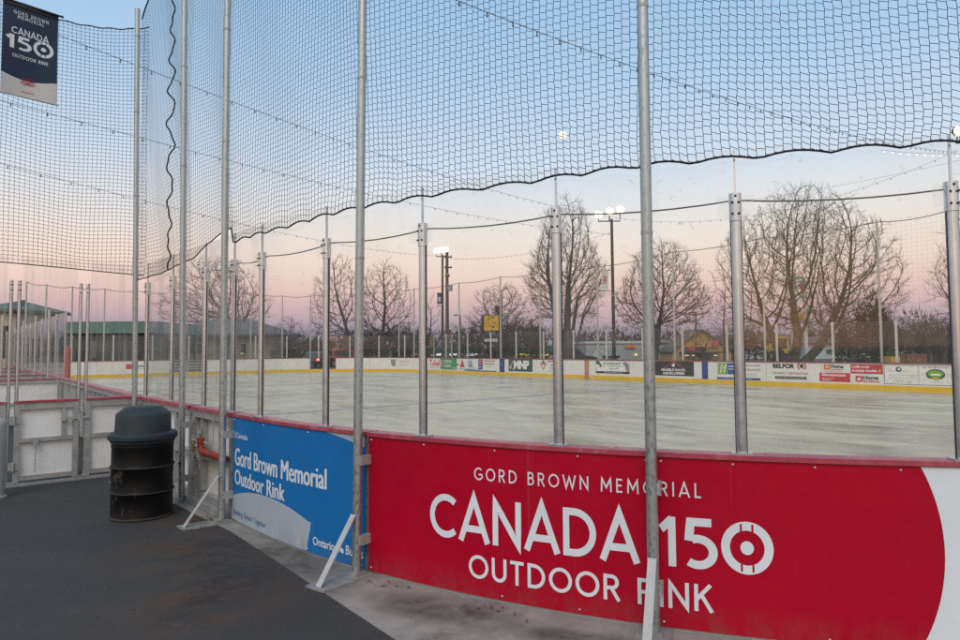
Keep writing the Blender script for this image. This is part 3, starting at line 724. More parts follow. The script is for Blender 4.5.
# receding near side beyond the gate
prev=None
for i in range(13):
    t=-8.3-1.84*i
    d=P(t+.1)-P(t-.1)
    q=glass_post(P(t,.02),d,f'pale glass post on the receding rail beyond the red post, {ordn[i]} along','glass posts receding beyond the gate',BH,SZ,False,False,.75)
    if prev: pane(P,t+.04,t+1.80,q,M['glass_far'],BH+.004,2.62)
    prev=q
# box dividers behind the bench gate
def divider(s,n0,n1,lab,posts=True):
    f=lambda n,off,z:S(s+off,n,z)
    r=thing('box_divider',lab,'rink board',S(s,(n0+n1)/2,GZ),math.atan2(NV.y,NV.x))
    mb=MB(); mb.slab(f,n0,n1,-.02,0,0,BH-.03,0,9); mb.build('panel',M['outer'],r)
    mb=MB(); mb.slab(f,n0,n1,-.05,.05,BH-.03,BH,0,9); mb.build('cap_rail',M['cap'],r)
    mb=MB()
    for z in (.02,.45,BH-.10): mb.slab(f,n0+.05,n1-.05,.001,.04,z,z+.06,0,9)
    for q in (n0,(n0+n1)/2,n1-.06): mb.slab(f,q,q+.049,.001,.045,GZ,BH-.031,0,9)
    mb.build('frame',M['frame'],r)
    return f
wn=['nearest','second','third','farthest']
for i,s in enumerate((-8.2,-11.5,-15.5,-20.5)):
    n1=.05-.055*s-.02
    divider(s,n1-3.2,n1-.09,f'white framed players box wall beyond the bench gate, {wn[i]} of four')
    for j in range(4):
        glass_post(S(s,n1-.35-.75*j),NV,f'pale glass post on the {wn[i]} players box wall, {ordn[j]} from the rink','glass posts on the players box walls',BH,SZ,False,False,.75)
# red post
b=P(-7.75,.02,BH); r=thing('red_post','short red padded post on the rail beyond the bench gate','post',b); mb=MB(); mb.tube([b,b+Vector((0,0,.70)),b+Vector((0,0,.76))],[.062,.062,.03],14); mb.build('post',M['rail_pad'],r,40)
mb=MB(); mb.obox(b+Vector((0,0,.008)),(.09,0,0),(0,.09,0),(0,0,.008)); mb.build('foot_plate',M['galv_old'],r)
# cable through the post heads
mb=MB(); pts=[]
for i in range(2,len(GT)-1):
    a=P(GT[i],-.04,SZ-.03);b=P(GT[i+1],-.04,SZ-.03)
    for j in range(6):
        q=j/6; pts.append(a.lerp(b,q)-Vector((0,0,.028*4*q*(1-q))))
mb.tube(pts,.0055,6); tag(mb.build('steel_cable',M['cable'],None,60),'dark cable strung along the heads of near glass posts','cable')
# ================================================================== netting on the near side
NPI=.0495
def zbot(t):
    if t<2.39: b=2.68+(t-.1)*.032
    elif t<3.64: q=(t-2.39)/1.25; b=2.75+.215*(1-(1-q)**2)
    elif t<3.74: b=2.80
    else: b=2.795+(t-3.74)*.0095
    return b
def scal(t):
    if t<3.7: return .012*abs(math.sin(PI*t/.5))
    return .032*abs(math.sin(PI*(t-.03)/.37+.25*math.sin(t*3.1)))
PT=[.10,2.36,3.62,5.96,8.235,10.51,12.8]
def noff(t):
    for a,b in zip(PT,PT[1:]):
        if a<=t<=b: return .115-.05*math.sin(PI*(t-a)/(b-a))
    return .11
def warp(t,z):
    f=1/(1+max(0,z-2.8)*.55)
    f*=.7
    return (.013*math.sin(1.7*t+1.3*z)+.008*math.sin(3.3*t-2.1*z+1))*(.4+f), (.026*math.sin(2.1*t+.8*z+.5)+.018*math.sin(4.6*t+1.9*z))*(.3+f)
def ztop_(t): return 6.5+.55*min(1,max(0,(t-.1)/1.1))**.7+(.0 if t<1 else -.06*math.sin(PI*((t-1.2)%2.3)/2.3))
def net_mesh(mb,nodes,rad,delta):
    nc=len(nodes); nr=len(nodes[0]); ring=[(math.cos(a),math.sin(a)) for a in (PI/2,PI/2+2*PI/3,PI/2+4*PI/3)]
    vs=[];fs=[]
    def seg(a,b,vert):
        o=len(vs)
        for p in (a,b):
            for c,s_ in ring: vs.append((p[0]+(rad*c if vert else rad*.35*c),p[1]+rad*s_*.9,p[2]+(0 if vert else rad*c)))
        for j in range(3): fs.append((o+j,o+(j+1)%3,o+3+(j+1)%3,o+3+j))
    for i in range(nc):
        o=len(vs)
        for j in range(nr):
            p=nodes[i][j]
            for c,s_ in ring: vs.append((p[0]+rad*c,p[1]+rad*s_,p[2]))
        for j in range(nr-1):
            for q in range(3): fs.append((o+j*3+q,o+j*3+(q+1)%3,o+(j+1)*3+(q+1)%3,o+(j+1)*3+q))
    for i in range(nc-1):
        for j in range(nr):
            a=nodes[i][j];b=nodes[i+1][j]
            seg((a[0],a[1],a[2]+delta),(b[0],b[1],b[2]-delta),False)
    mb.add(vs,fs)
nt_=thing('safety_net','dark square mesh safety net hung from tall poles above near boards','net',P(6,.1,GZ))
cols=[]; nC=int((12.75-.12)/NPI); nR=85
for i in range(nC):
    t=.12+i*NPI; col=[]; zb=zbot(t)+scal(t); zt=ztop_(t); rows=int((zt-2.79)/NPI)
    for j in range(nR):
        z=2.79+j*(zt-2.79)/(nR-1); w=math.exp(-(z-2.79)/.35); z2=z+(zb-2.79)*w
        dt,dz=warp(t,z); e=min(1,j/4)*(1 if j<nR-1 else 0)
        zz=.0022*(1 if j%2 else -1)+rng.uniform(-.0022,.0022)
        p=P(t+dt*e+zz*e,noff(t)+.012*math.sin(5*t+2*z),z2+dz*e+rng.uniform(-.003,.003)); col.append((p.x,p.y,p.z))
    cols.append(col)
mb=MB(); net_mesh(mb,cols,.0021,.0075); mb.build('netting',M['net'],nt_)
mb=MB(); mb.tube([P(t,noff(t)+.012*math.sin(5*t+5.6),zbot(t)+scal(t)-.004) for t in [.1+i*.0617 for i in range(int(12.6/.0617))]],.0070,6)
mb.build('bottom_rope',M['black_rope'],nt_,60)
mb=MB(); mb.tube([P(t,noff(t),ztop_(t)+.004) for t in [.1+i*.1 for i in range(127)]],.010,6); mb.build('top_rope',M['black_rope'],nt_,60)
mb=MB(); mb.tube([P(1.50,noff(1.5)+.03,z)+Vector((.052*math.sin(z*13.5+.9*math.sin(z*2.3))*(.65+.35*math.sin(z*1.7))+.012*math.sin(z*31),0,0)) for z in [2.72+i*.04 for i in range(108)]],.010,6); mb.build('lacing_rope',M['black_rope'],nt_,60)
n2=thing('safety_net','dark mesh net above the bench gate behind the hanging banner','net',Wf(-1.5,.06,GZ))
cols=[]
for i in range(int(3.03/.055)):
    n_=-2.90+i*.055; col=[]; q=(n_+2.9)/2.85; zt=6.5-.27*max(0,math.sin(PI*min(1,max(0,(n_+2.3)/2.42))))**.8 if n_>-2.3 else 6.5
    zb=2.845-.065*max(0,(n_+1.6)/1.6)
    for j in range(68):
        z=zb+(zt-zb)*j/67; e=min(1,j/4)*(1 if j<67 else 0)
        a,b_=warp(n_*1.3+2,z); zz=.003*(1 if j%2 else -1)
        p=Wf(n_+(a*.8+zz)*e,.05+.012*math.sin(4*n_+2*z),z+b_*.8*e); col.append((p.x,p.y,p.z))
    cols.append(col)
mb=MB(); net_mesh(mb,cols,.0027,.0055); mb.build('netting',M['net'],n2)
mb=MB(); mb.tube([Vector(c[0]) for c in cols],.0075,6); mb.build('bottom_rope',M['black_rope'],n2,60)
mb=MB(); mb.tube([Vector(c[-1])+Vector((0,0,.003+.008*math.sin(i*1.3))) for i,c in enumerate(cols)],.0085,6); mb.build('top_rope',M['black_rope'],n2,60)

# ================================================================== hanging banner
bn=thing('pole_banner','navy and white banner with maple emblem hanging from net pole arms','banner',Wf(-1.43,.16,5.0),math.atan2(NV.y,NV.x))
B0,B1,BZ0,BZ1=-1.735,-1.10,5.03,6.27
def bf(u,off,v):   # u 0..1 left to right, v 0 top .. 1 bottom
    n_=B0+(B1-B0)*u; z=BZ1-.02*u-(BZ1-BZ0)*v+.0*u
    return Wf(n_,.19-.06*u+off+.012*math.sin(5*u+3*v),z)
mb=MB()
NU=16;NVv=26
vs=[];fs=[];ms=[]
def bcur(u): return .775+.045*math.sin(PI*min(1,u*1.05))-.01*u
for i in range(NU+1):
    u=i/NU
    for j in range(NVv+1): v=bcur(u)*j/18 if j<=18 else bcur(u)+(1-bcur(u))*(j-18)/8; vs.append(bf(u,0,v))
for i in range(NU):
    for j in range(NVv): fs.append((i*(NVv+1)+j,(i+1)*(NVv+1)+j,(i+1)*(NVv+1)+j+1,i*(NVv+1)+j+1)); ms.append(0 if j<18 else 1)
o_=len(mb.v); mb.add(vs,fs,0)
for q in range(len(ms)): mb.m[q]=ms[q]
vs2=[p-Wf(0,.003,0)+Wf(0,0,0) for p in vs]; mb.add(vs2,[tuple(reversed(f)) for f in fs],0)
for q in range(len(ms)): mb.m[len(ms)+q]=ms[q]
bt=lambda x,off,y:bf(x,off,1-y)
put_geo(mb,'GORD BROWN',bt,.19,.82,.872,.910,.003,2,.34,.07)
put_geo(mb,'MEMORIAL',bt,.26,.74,.828,.866,.003,2,.34,.07)
put_geo(mb,'CANADA',bt,.16,.83,.660,.730,.003,2,.10,.08)
put_geo(mb,'1',bt,.07,.21,.500,.642,.003,2,0,.11); put_geo(mb,'5',bt,.26,.52,.500,.642,.003,2,0,.095)
ring150(mb,bt,.74,.575,.185,.088,.003,2,0)
put_geo(mb,'OUTDOOR RINK',bt,.19,.83,.410,.447,.003,2,.20,.075)
def petal(a,l,wd):
    c=(.475,.148); d=(math.cos(R(a)),math.sin(R(a))); q=[(0,0),(.4,.5),(.62,.55),(1,0),(.62,-.55),(.4,-.5)]
    pts=[bt(c[0]+(d[0]*x*l-d[1]*y*wd)/.64,.0035,c[1]+(d[1]*x*l+d[0]*y*wd)/1.24) for x,y in q]
    mb.tube(pts+[pts[0]],.0024,4,3,False)
for a in (90,62,118,35,145,12,168): petal(a,.105 if 40<a<140 else .085,.036)
for i in range(10): x=.36+.024*i; mb.add([bt(x,.003,.055),bt(x+.014,.003,.055),bt(x+.014,.003,.067),bt(x,.003,.067)],[(0,1,2,3)],3)
mb.build('fabric',[M['navy'],M['fabric_white'],M['letter'],M['flower']],bn)
mb=MB(); mb.slab(lambda t,o,z:bf(t,o+.006,1-z),0,1,-.012,.006,.955,1.0,0,.1); mb.build('hem',M['navy_hem'],bn)
mb=MB(); mb.tube([Wf(-2.32,.03,BZ1+.06),bf(-.05,.02,.0),bf(1.06,.02,-.0)],.014,8); mb.ball(bf(1.07,.02,0),.018,0); mb.build('top_arm',M['rust'],bn,40)
mb=MB(); mb.tube([Wf(-2.32,.03,BZ0+.03),bf(-.05,.0,1.0),bf(1.04,.0,1.0)],.010,8); mb.build('bottom_arm',M['galv_old'],bn,40)

# ================================================================== barrel
b=Vector((-3.60,7.45,GZ)); r=thing('litter_barrel','scraped black steel barrel bin with slate domed lid','litter bin',b)
Rb=.300
mb=MB(); prof=[(Rb-.02,-.004),(Rb,.004),(Rb+.006,.012),(Rb,.022)]
for z0 in (.27,.53): prof+=[(Rb,z0-.028),(Rb+.006,z0-.016),(Rb+.014,z0),(Rb+.006,z0+.016),(Rb,z0+.028)]
prof+=[(Rb,.72),(Rb+.004,.735),(Rb+.004,.755),(Rb,.77),(Rb+.006,.785)]
mb.lathe(b,prof,56); mb.build('drum',M['drum'],r,50)
mb=MB(); mb.lathe(b,[(Rb+.004,-.003),(Rb+.010,.004),(Rb+.010,.016),(Rb+.003,.022)],56)
for z0 in (.27,.53): mb.lathe(b,[(Rb+.008,z0-.009),(Rb+.0165,z0),(Rb+.008,z0+.009)],56)
mb.build('rim',M['rust'],r,60)
mb=MB(); mb.lathe(b,[(Rb-.01,.775),(Rb+.012,.778),(Rb+.018,.80),(Rb+.036,.815),(Rb+.040,.835),(Rb+.036,.862),(Rb+.016,.880),(Rb-.022,.886),(Rb-.026,.90),(Rb-.032,1.062),(Rb-.038,1.078),(Rb-.052,1.090),(.185,1.142),(.165,1.148),(.02,1.150)],56); mb.build('lid',M['lid'],r,30)

# ================================================================== far boards
JU=3.13; PW=2.28
u_open0,u_open1=u_at(309.5),u_at(336); u_dk0,u_dk1=u_at(171),u_at(203.5)
def q_rect(mb,u0,u1,z0,z1,m,lay=0): 
    k=max(1,int((u1-u0)/.4)); o=-.0475-.0014*lay
    vs=[];
    for i in range(k+1): u=u0+(u1-u0)*i/k; vs+=[Q(u,o,z0),Q(u,o,z1)]
    mb.add(vs,[(2*i,2*i+2,2*i+3,2*i+1) for i in range(k)],m)
def q_text(mb,s,u0,u1,z0,z1,m,lay=2,bold=.02): put_text(mb,s,Q,u0,u1,z0,z1,-.0475-.0014*lay,m,bold)
def q_poly(mb,pts,m,lay=1): mb.add([Q(u,-.0475-.0014*lay,z) for u,z in pts],[tuple(range(len(pts)))],m)
def q_ell(mb,u,z,ru,rz,m,lay=1,n=20): q_poly(mb,[(u+ru*math.cos(2*PI*i/n),z+rz*math.sin(2*PI*i/n)) for i in range(n)],m,lay)
def q_lines(mb,u0,u1,zs,m,h=.03,seed=1,lay=2):
    rr=random.Random(seed)
    for z in zs:
        u=u0
        while u<u1-.03:
            w=rr.uniform(.05,.16); e=min(u1,u+w); q_rect(mb,u,e,z,z+h,m,lay); u=e+.035
AK=['ad_white','ad_black','ad_red','ad_green','ad_dkgreen','ad_blue','ad_lime','ad_grey','ad_line','ad_orange','ad_yellow','ad_pink','line_blue','line_tan','ad_olive','ad_sky','capfar']
AI={k:i for i,k in enumerate(AK)}; AM=[M[k] for k in AK]
W_,BK,RD,GR,DG,BL,LM,GY,LN,OR_,YE,PK,LB,LT,OL,SK,CF=range(17)
def d_framed(m):
    q_rect(m,.83,3.11,.25,.96,GR if 0 else GY,0); q_rect(m,.86,3.08,.275,.935,W_,1); q_rect(m,1.96,1.985,.275,.935,LN,2)
    q_ell(m,1.33,.80,.10,.095,DG,2); q_ell(m,1.34,.81,.045,.045,W_,3)
    q_lines(m,.98,1.85,[.72,.58],LN,.02,3); q_lines(m,1.0,1.8,[.50,.43],LN,.025,4); q_lines(m,1.1,1.75,[.34],LN,.03,5)
    q_ell(m,2.50,.64,.30,.19,DG,2); q_ell(m,2.50,.66,.25,.13,LM,3); q_rect(m,2.36,2.66,.60,.67,W_,4); q_ell(m,2.5,.50,.16,.03,YE,3)
    q_lines(m,2.1,2.95,[.87],GY,.03,6); q_lines(m,2.02,2.18,[.66,.60],LN,.02,7); q_lines(m,2.85,3.05,[.66,.60],LN,.02,8); q_lines(m,2.3,2.7,[.36],LN,.025,9)
def d_home(m):
    q_rect(m,-1.34,-1.09,.74,.95,OR_,1); q_poly(m,[(-1.30,.80),(-1.215,.92),(-1.13,.80)],W_,2); q_rect(m,-1.24,-1.19,.80,.86,OR_,3)
    q_text(m,'Home',-1.06,-.60,.80,.95,BK,2,.04); q_lines(m,-1.06,-.60,[.73],RD,.03,2); q_lines(m,-1.33,-.62,[.66],RD,.018,3)
    q_rect(m,-1.52,-.36,.27,.62,RD,0); q_text(m,'Gananoque',-1.43,-.52,.46,.60,W_,2,.04); q_lines(m,-1.42,-.95,[.39],W_,.025,4); q_lines(m,-1.42,-1.05,[.32],W_,.025,5)
    q_rect(m,-.34,.80,.61,.965,RD,1); q_text(m,'Locally owned.',-.29,.34,.81,.92,W_,2,.04); q_text(m,'Genuinely Canadian.',-.29,.62,.66,.775,W_,2,.04); q_poly(m,[(.68,.66),(.74,.72),(.70,.80),(.65,.74)],YE,2)
    q_rect(m,-.17,.09,.30,.53,RD,1); q_poly(m,[(-.13,.36),(-.04,.49),(.05,.36)],W_,2); q_text(m,'Home',.11,.64,.40,.54,BK,2,.04); q_text(m,'furniture',.12,.66,.29,.39,RD,2,.03)
def d_belfor(m):
    q_text(m,'BELFOR',-3.42,-2.50,.76,.95,BK,2,.05); q_ell(m,-2.215,.86,.085,.085,BK,2)
    for sg in (-1,1):
        a=[(-2.215+sg*(.19*math.cos(R(x))),.86+.16*math.sin(R(x))) for x in range(-60,61,12)]; c=[(-2.215+sg*(.135*math.cos(R(x))),.86+.115*math.sin(R(x))) for x in range(60,-61,-12)]
        q_poly(m,a+c,RD,2)
    q_text(m,'PROPERTY',-3.41,-2.80,.52,.60,GY,2,.02); q_text(m,'RESTORATION',-2.76,-1.97,.52,.60,PK,2,.02); q_rect(m,-3.33,-2.03,.32,.43,BK,1); q_lines(m,-3.28,-2.1,[.355],LN,.035,11)
def d_hol(m):
    q_rect(m,-5.95,-5.47,.45,.95,LM,1); q_rect(m,-5.47,-4.97,.45,.95,BL,1)
    for a in ([(-5.85,.52),(-5.79,.52),(-5.71,.90),(-5.77,.90)],[(-5.68,.52),(-5.62,.52),(-5.54,.90),(-5.60,.90)],[(-5.88,.69),(-5.52,.74),(-5.52,.78),(-5.88,.73)]): q_poly(m,a,W_,2)
    q_lines(m,-5.42,-5.02,[.78,.66],W_,.05,12); q_rect(m,-6.0,-3.98,.22,.32,BL,1); q_lines(m,-5.6,-4.3,[.25],LN,.025,13)
    q_text(m,'GANANOQUE',-4.92,-3.98,.80,.90,GY,2,.02); q_text(m,'1000 ISLANDS',-4.88,-3.96,.62,.72,GY,2,.02); q_lines(m,-4.7,-4.1,[.48,.40],LN,.03,14)
def d_marble(m):
    q_rect(m,-6.75,-6.44,.0,1.0,LB,2); q_rect(m,-9.35,-7.16,.31,.985,BK,0)
    for a,b in (((-8.83,.66),(-8.25,.98)),((-8.25,.98),(-7.62,.66))):
        q_poly(m,[(a[0],a[1]),(b[0],b[1]-.0),(b[0],b[1]-.035),(a[0],a[1]-.035)],PK,2)
    q_ell(m,-8.25,.81,.085,.075,W_,3); q_text(m,'MARBLE ROCK',-8.92,-7.60,.53,.645,W_,2,.04); q_text(m,'DEVELOPERS',-8.82,-7.66,.37,.485,W_,2,.04)
def d_comm(m):
    q_rect(m,-12.97,-10.78,.32,.985,LN,0); q_rect(m,-12.93,-10.82,.44,.96,W_,1); q_rect(m,-12.95,-10.80,.325,.435,BK,1); q_lines(m,-12.4,-11.2,[.36],LN,.035,15)
    q_poly(m,[(-12.93,.96),(-12.75,.96),(-12.55,.74),(-12.62,.60),(-12.78,.78),(-12.93,.80)],OL,2); q_poly(m,[(-11.22,.90),(-11.0,.94),(-10.84,.80),(-10.82,.45),(-11.0,.45),(-11.06,.70),(-11.2,.80)],GY,2)
    q_rect(m,-12.42,-11.3,.86,.885,GR,2); q_lines(m,-12.3,-11.4,[.78],GR,.06,16); q_rect(m,-12.45,-12.4,.66,.90,GR,2); q_lines(m,-12.2,-11.3,[.69],GY,.035,17); q_lines(m,-12.1,-11.5,[.56],GY,.05,18)
def d_ct(m):
    q_poly(m,[(-17.05,.80),(-16.52,.80),(-16.785,.40)],RD,1); q_poly(m,[(-16.93,.72),(-16.64,.72),(-16.785,.50)],W_,2); q_poly(m,[(-16.86,.80),(-16.90,.88),(-16.785,.97),(-16.67,.88),(-16.71,.80)],GR,3)
    q_lines(m,-16.42,-15.75,[.86],RD,.08,19); q_lines(m,-16.2,-15.75,[.66],GY,.07,20); q_lines(m,-16.25,-15.8,[.5],GY,.05,21); q_lines(m,-16.4,-15.8,[.34],GY,.03,22)
def d_mnp(m):
    q_rect(m,-19.67,-17.64,.28,1.0,DG,1); q_text(m,'MNP',-19.22,-17.92,.42,.93,W_,2,.06); q_poly(m,[(-19.62,.62),(-19.56,.62),(-19.50,.50),(-19.34,.86),(-19.31,.84),(-19.49,.38)],W_,3)
def d_k10(m):
    q_rect(m,-20.47,-20.02,.0,1.0,LB,2); q_rect(m,-22.9,-20.74,.20,.27,BL,1); q_lines(m,-21.93,-20.85,[.83],PK,.07,23); q_lines(m,-21.9,-20.9,[.66],GR,.07,24); q_lines(m,-21.7,-21.1,[.52],GY,.035,25)
def d_k11(m):
    q_rect(m,-22.45,-22.04,.34,.96,BL,1); q_poly(m,[(-22.36,.90),(-22.12,.90),(-22.12,.80),(-22.26,.80),(-22.26,.72),(-22.15,.72),(-22.15,.62),(-22.36,.62)],OR_,2); q_lines(m,-22.38,-22.12,[.46],W_,.05,26)
    q_ell(m,-24.05,.80,.09,.10,RD,2); q_poly(m,[(-24.30,.44),(-24.18,.72),(-23.92,.72),(-23.80,.44)],RD,2); q_ell(m,-23.25,.72,.26,.24,SK,1); q_poly(m,[(-23.5,.42),(-23.4,.6),(-23.0,.6),(-22.86,.40)],LN,1); q_lines(m,-24.75,-24.4,[.55],BK,.1,27); q_rect(m,-24.5,-22.3,.28,.36,SK,0); q_rect(m,-23.8,-22.9,.22,.30,BL,0)
def d_k12(m):
    q_rect(m,-26.37,-24.62,.26,.985,GR,0); q_ell(m,-26.22,.66,.13,.24,LT,1); q_lines(m,-25.95,-25.15,[.82,.70],W_,.06,28); q_lines(m,-25.95,-25.2,[.52,.42],W_,.05,29); q_lines(m,-25.1,-24.7,[.34],W_,.05,30)
def d_k13(m):
    q_rect(m,-27.6,-27.32,.84,.92,RD,1); q_rect(m,-27.5,-27.41,.52,.84,RD,1)
    for i,(a,h) in enumerate(((-27.25,.72),(-27.05,.90),(-26.9,.72),(-26.72,.72),(-26.6,.90))): q_rect(m,a,a+.1,.52,h,RD,1); q_rect(m,a+.1,a+.15,.52,.60,RD,1)
    q_lines(m,-27.55,-26.5,[.40],RD,.04,31)
def d_k14(m):
    q_poly(m,[(-31.6,.88),(-31.15,.92),(-31.18,.45),(-31.35,.35),(-31.55,.5)],GY,1); q_lines(m,-30.9,-29.8,[.78,.66],LN,.05,32); q_lines(m,-30.85,-29.9,[.48],LN,.05,33)
ADS={0:(d_framed,'far rink board with framed paper notices and green oval emblem'),1:(d_home,'far rink board covered in red and white furniture shop panels'),2:(d_belfor,'far rink board lettered in black with red brackets round a dot'),
3:(d_hol,'far rink board with lime green and blue square emblem'),4:(d_marble,'far rink board with black developer panel and nearer blue line'),6:(d_comm,'far rink board with pale green lettered panel and black strip'),
8:(d_ct,'far rink board with red triangle and green leaf emblem'),9:(d_mnp,'far rink board with dark green panel and big white capitals'),10:(d_k10,'far rink board with farther blue line beside small coloured text'),
11:(d_k11,'far rink board with red figure, grey figure and blue square'),12:(d_k12,'far rink board with bright green advert panel'),13:(d_k13,'far rink board with bold red lettering'),14:(d_k14,'far rink board with grey crest and faint text, near far corner')}
PLAIN={-3:'plain white far board, second one past the framed notices',-2:'plain white far board just past the framed notices',-1:'plain white far board third past the framed notices',5:'white far board left of black developer panel',7:'white far board with tan centre line stripe'}
PLAIN[-1]='plain white far board directly right of the framed notices'; PLAIN[-2]='plain white far board, second to the right of the framed notices'; PLAIN[-3]='plain white far board, third to the right of the framed notices'
nend=0
for k in range(-3,26):
    u1=JU-PW*k; u0=u1-PW; um=(u0+u1)/2; d=(Q(um+.05)-Q(um-.05)).normalized(); op=False
    if k in ADS: lab=ADS[k][1]
    elif k in PLAIN: lab=PLAIN[k]
    else:
        nend+=1; lab=f'plain white far board round the far end, {ordn[nend-1]} after the grey crest board' if nend>1 else 'plain white far board just left of the grey crest board'
    if u_open0-.9<um<u_open1+.9: 
        op=True
    r=thing('dasher_board' ,lab,'rink board',Q(um,0,-.03),math.atan2(d.y,d.x),'boards along the far side and end')
    segs=[(u0+.006,u1-.006)]
    if op:
        lo,hi=max(u0,u_open0),min(u1,u_open1); segs=[(a,b_) for a,b_ in ((u0+.006,lo),(hi,u1-.006)) if b_-a>.02] if hi>lo else segs
        if hi>lo: r['label']=lab.replace('plain white far board','partly open white far board')
    mb=MB()
    for a,b_ in segs: mb.slab(Q,a,b_,-.045,.0,.0,1.0,0,.5)
    if segs: mb.build('panel',M['white'],r)
    mb=MB(); mb.slab(Q,u0,u1-.004,-.056,-.046,0.0,.205,0,.5); mb.build('kick_plate',M['kick'],r)
    mb=MB(); mb.slab(Q,u0,u1-.003,-.07,.06,1.0,BH,0,.5); mb.build('cap_rail',M['capfar'],r)
    mb=MB()
    for a in (u0+.03,um,u1-.03): mb.slab(Q,a-.03,a+.03,.001,.10,-.05,.999,0,1)
    mb.build('frame',M['frame'],r)
    if k in ADS: mb=MB(); ADS[k][0](mb); mb.build('advert',AM,r)
    if k==7: mb=MB(); q_rect(mb,-13.73,-13.44,0.0,1.0,LT,7); mb.build('line_marking',AM,r)
    if u0<u_dk0+.6 and u1>u_dk0+.6 or False:
        mb=MB(); q_rect(mb,u_dk0,u_dk1,.22,.97,OL,0); q_lines(mb,u_dk0+.1,u_dk1-.1,[.75,.55,.38],LN,.07,41); q_rect(mb,(u_dk0+u_dk1)/2-.03,(u_dk0+u_dk1)/2+.03,.22,.97,LN,2); mb.build('advert',AM,r); r['label']='far end board with dark olive advert panels'
    if abs(um-u_at(96))<1.1:
        mb=MB(); a=u_at(82); q_rect(mb,a,a+.55,.50,.80,RD,1); q_rect(mb,a+.6,a+1.3,.62,.72,GY,1); q_lines(mb,a+.6,a+1.3,[.5],GY,.05,42); mb.build('advert',AM,r); r['label']='far end board with small red and grey logo'
# posts on the far boards
def far_post_mesh():
    mb=MB(); mb.prism([(-.04,-.03),(.04,-.03),(.045,.01),(.03,.03),(-.03,.03),(-.045,.01)],lambda x,y,z:Vector((x,y,z)),0,1.56); mb.prism([(-.048,-.036),(.048,-.036),(.052,.01),(.036,.036),(-.036,.036),(-.052,.01)],lambda x,y,z:Vector((x,y,z)),1.40,1.565)
    return mb
fpo=None; FU=[1.27-2.26*k for k in range(-3,26)]
on=['first','second','third','fourth','fifth','sixth','seventh','eighth','ninth','tenth','eleventh','twelfth','thirteenth','fourteenth','fifteenth','sixteenth','seventeenth','eighteenth','nineteenth','twentieth']
def onum(i): return on[i] if i<20 else 'twenty-'+on[i-20]
um_=far_post_mesh().build('upright',M['stan_far']).data; bpy.data.objects.remove(bpy.data.objects['upright.tmp']) if 'upright.tmp' in bpy.data.objects else None
for o in [o for o in bpy.data.objects if o.data==um_]: bpy.data.objects.remove(o)
for i,u in enumerate(FU):
    d=(Q(u+.05)-Q(u-.05)).normalized(); rz=math.atan2(d.y,d.x)
    r=thing('glass_post',f'pale short glass post on the far boards, {onum(i)} counting from the right','post',Q(u,.03,BH),rz,'pale glass posts on the far boards')
    o=bpy.data.objects.new('upright',um_); COL.objects.link(o); o.parent=r
    if i<len(FU)-1: pane(Q,FU[i+1]+.06,u-.06,r,M['glass_far'],BH+.004,2.58,-.0,.012)

# ================================================================== far netting
FP=[(951,211),(880,222),(764,238),(674,252),(597.5,267),(540,273),(500.6,277),(459,283),(414,289),(399,290)]
EP=[(310.6,296),(282.5,296),(251,293),(173,293),(137,291),(104.5,289),(72,287),(46,285),(26,282)]
tops=[];bases=[]
tops.append(S(7.5,26.6,6.65)); bases.append(S(7.5,26.6,GZ))
def isx(px,axis,val):
    dr=F+RX*((px-CX)/FPX); o=Vector((0,0,0))
    nv=NV if axis=='n' else DV
    t=(val+(OV@nv))/(dr@nv); p=dr*t; return Vector((p.x,p.y,GZ)),p.y
for px,py in FP: b,Y=isx(px,'n',26.6); z=at(px,py,Y).z; bases.append(b); tops.append(Vector((b.x,b.y,z)))
for px,py in EP: b,Y=isx(px,'s',-38.0); z=at(px,py,Y).z; bases.append(b); tops.append(Vector((b.x,b.y,z)))
fp0=None
for i,(b,tp) in enumerate(zip(bases,tops)):
    lab=f'thin pale far net post, {onum(i)} counting from the right'
    mb=MB(); mb.tube([b,(b+tp)/2,tp],[.055,.05,.045],8); mb.ball(tp,.06,0,6,4); o=mb.build('far_net_post',M['post_far'],None,40)
    o.data.transform(Matrix.Translation(-b)); o.location=b; tag(o,lab,'pole','thin posts of the far netting')
mb=MB()
for i in range(len(tops)-1):
    a,b=tops[i],tops[i+1]; ab,bb=bases[i].copy(),bases[i+1].copy(); ab.z=bb.z=2.45
    dd=b-a; L_=(Vector((dd.x,dd.y,0))).length; k=max(2,int(L_/.16))
    for j in range(k):
        q=j/k; mb.tube([ab.lerp(bb,q),a.lerp(b,q)],.0017,3,0,False)
    hz=min(a.z,b.z)-2.45; k2=int(hz/.16)
    for j in range(k2+1):
        q=j/k2; mb.tube([ab.lerp(a,q),bb.lerp(b,q)],.0017,3,0,False)
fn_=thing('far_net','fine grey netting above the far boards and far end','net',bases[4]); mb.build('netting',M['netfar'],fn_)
mb=MB()
for i in range(len(tops)-1):
    a,b=tops[i],tops[i+1]; mb.tube([a.lerp(b,q/6)-Vector((0,0,.10*4*(q/6)*(1-q/6))) for q in range(7)],.016,5)
mb.build('top_cable',M['cable'],fn_)
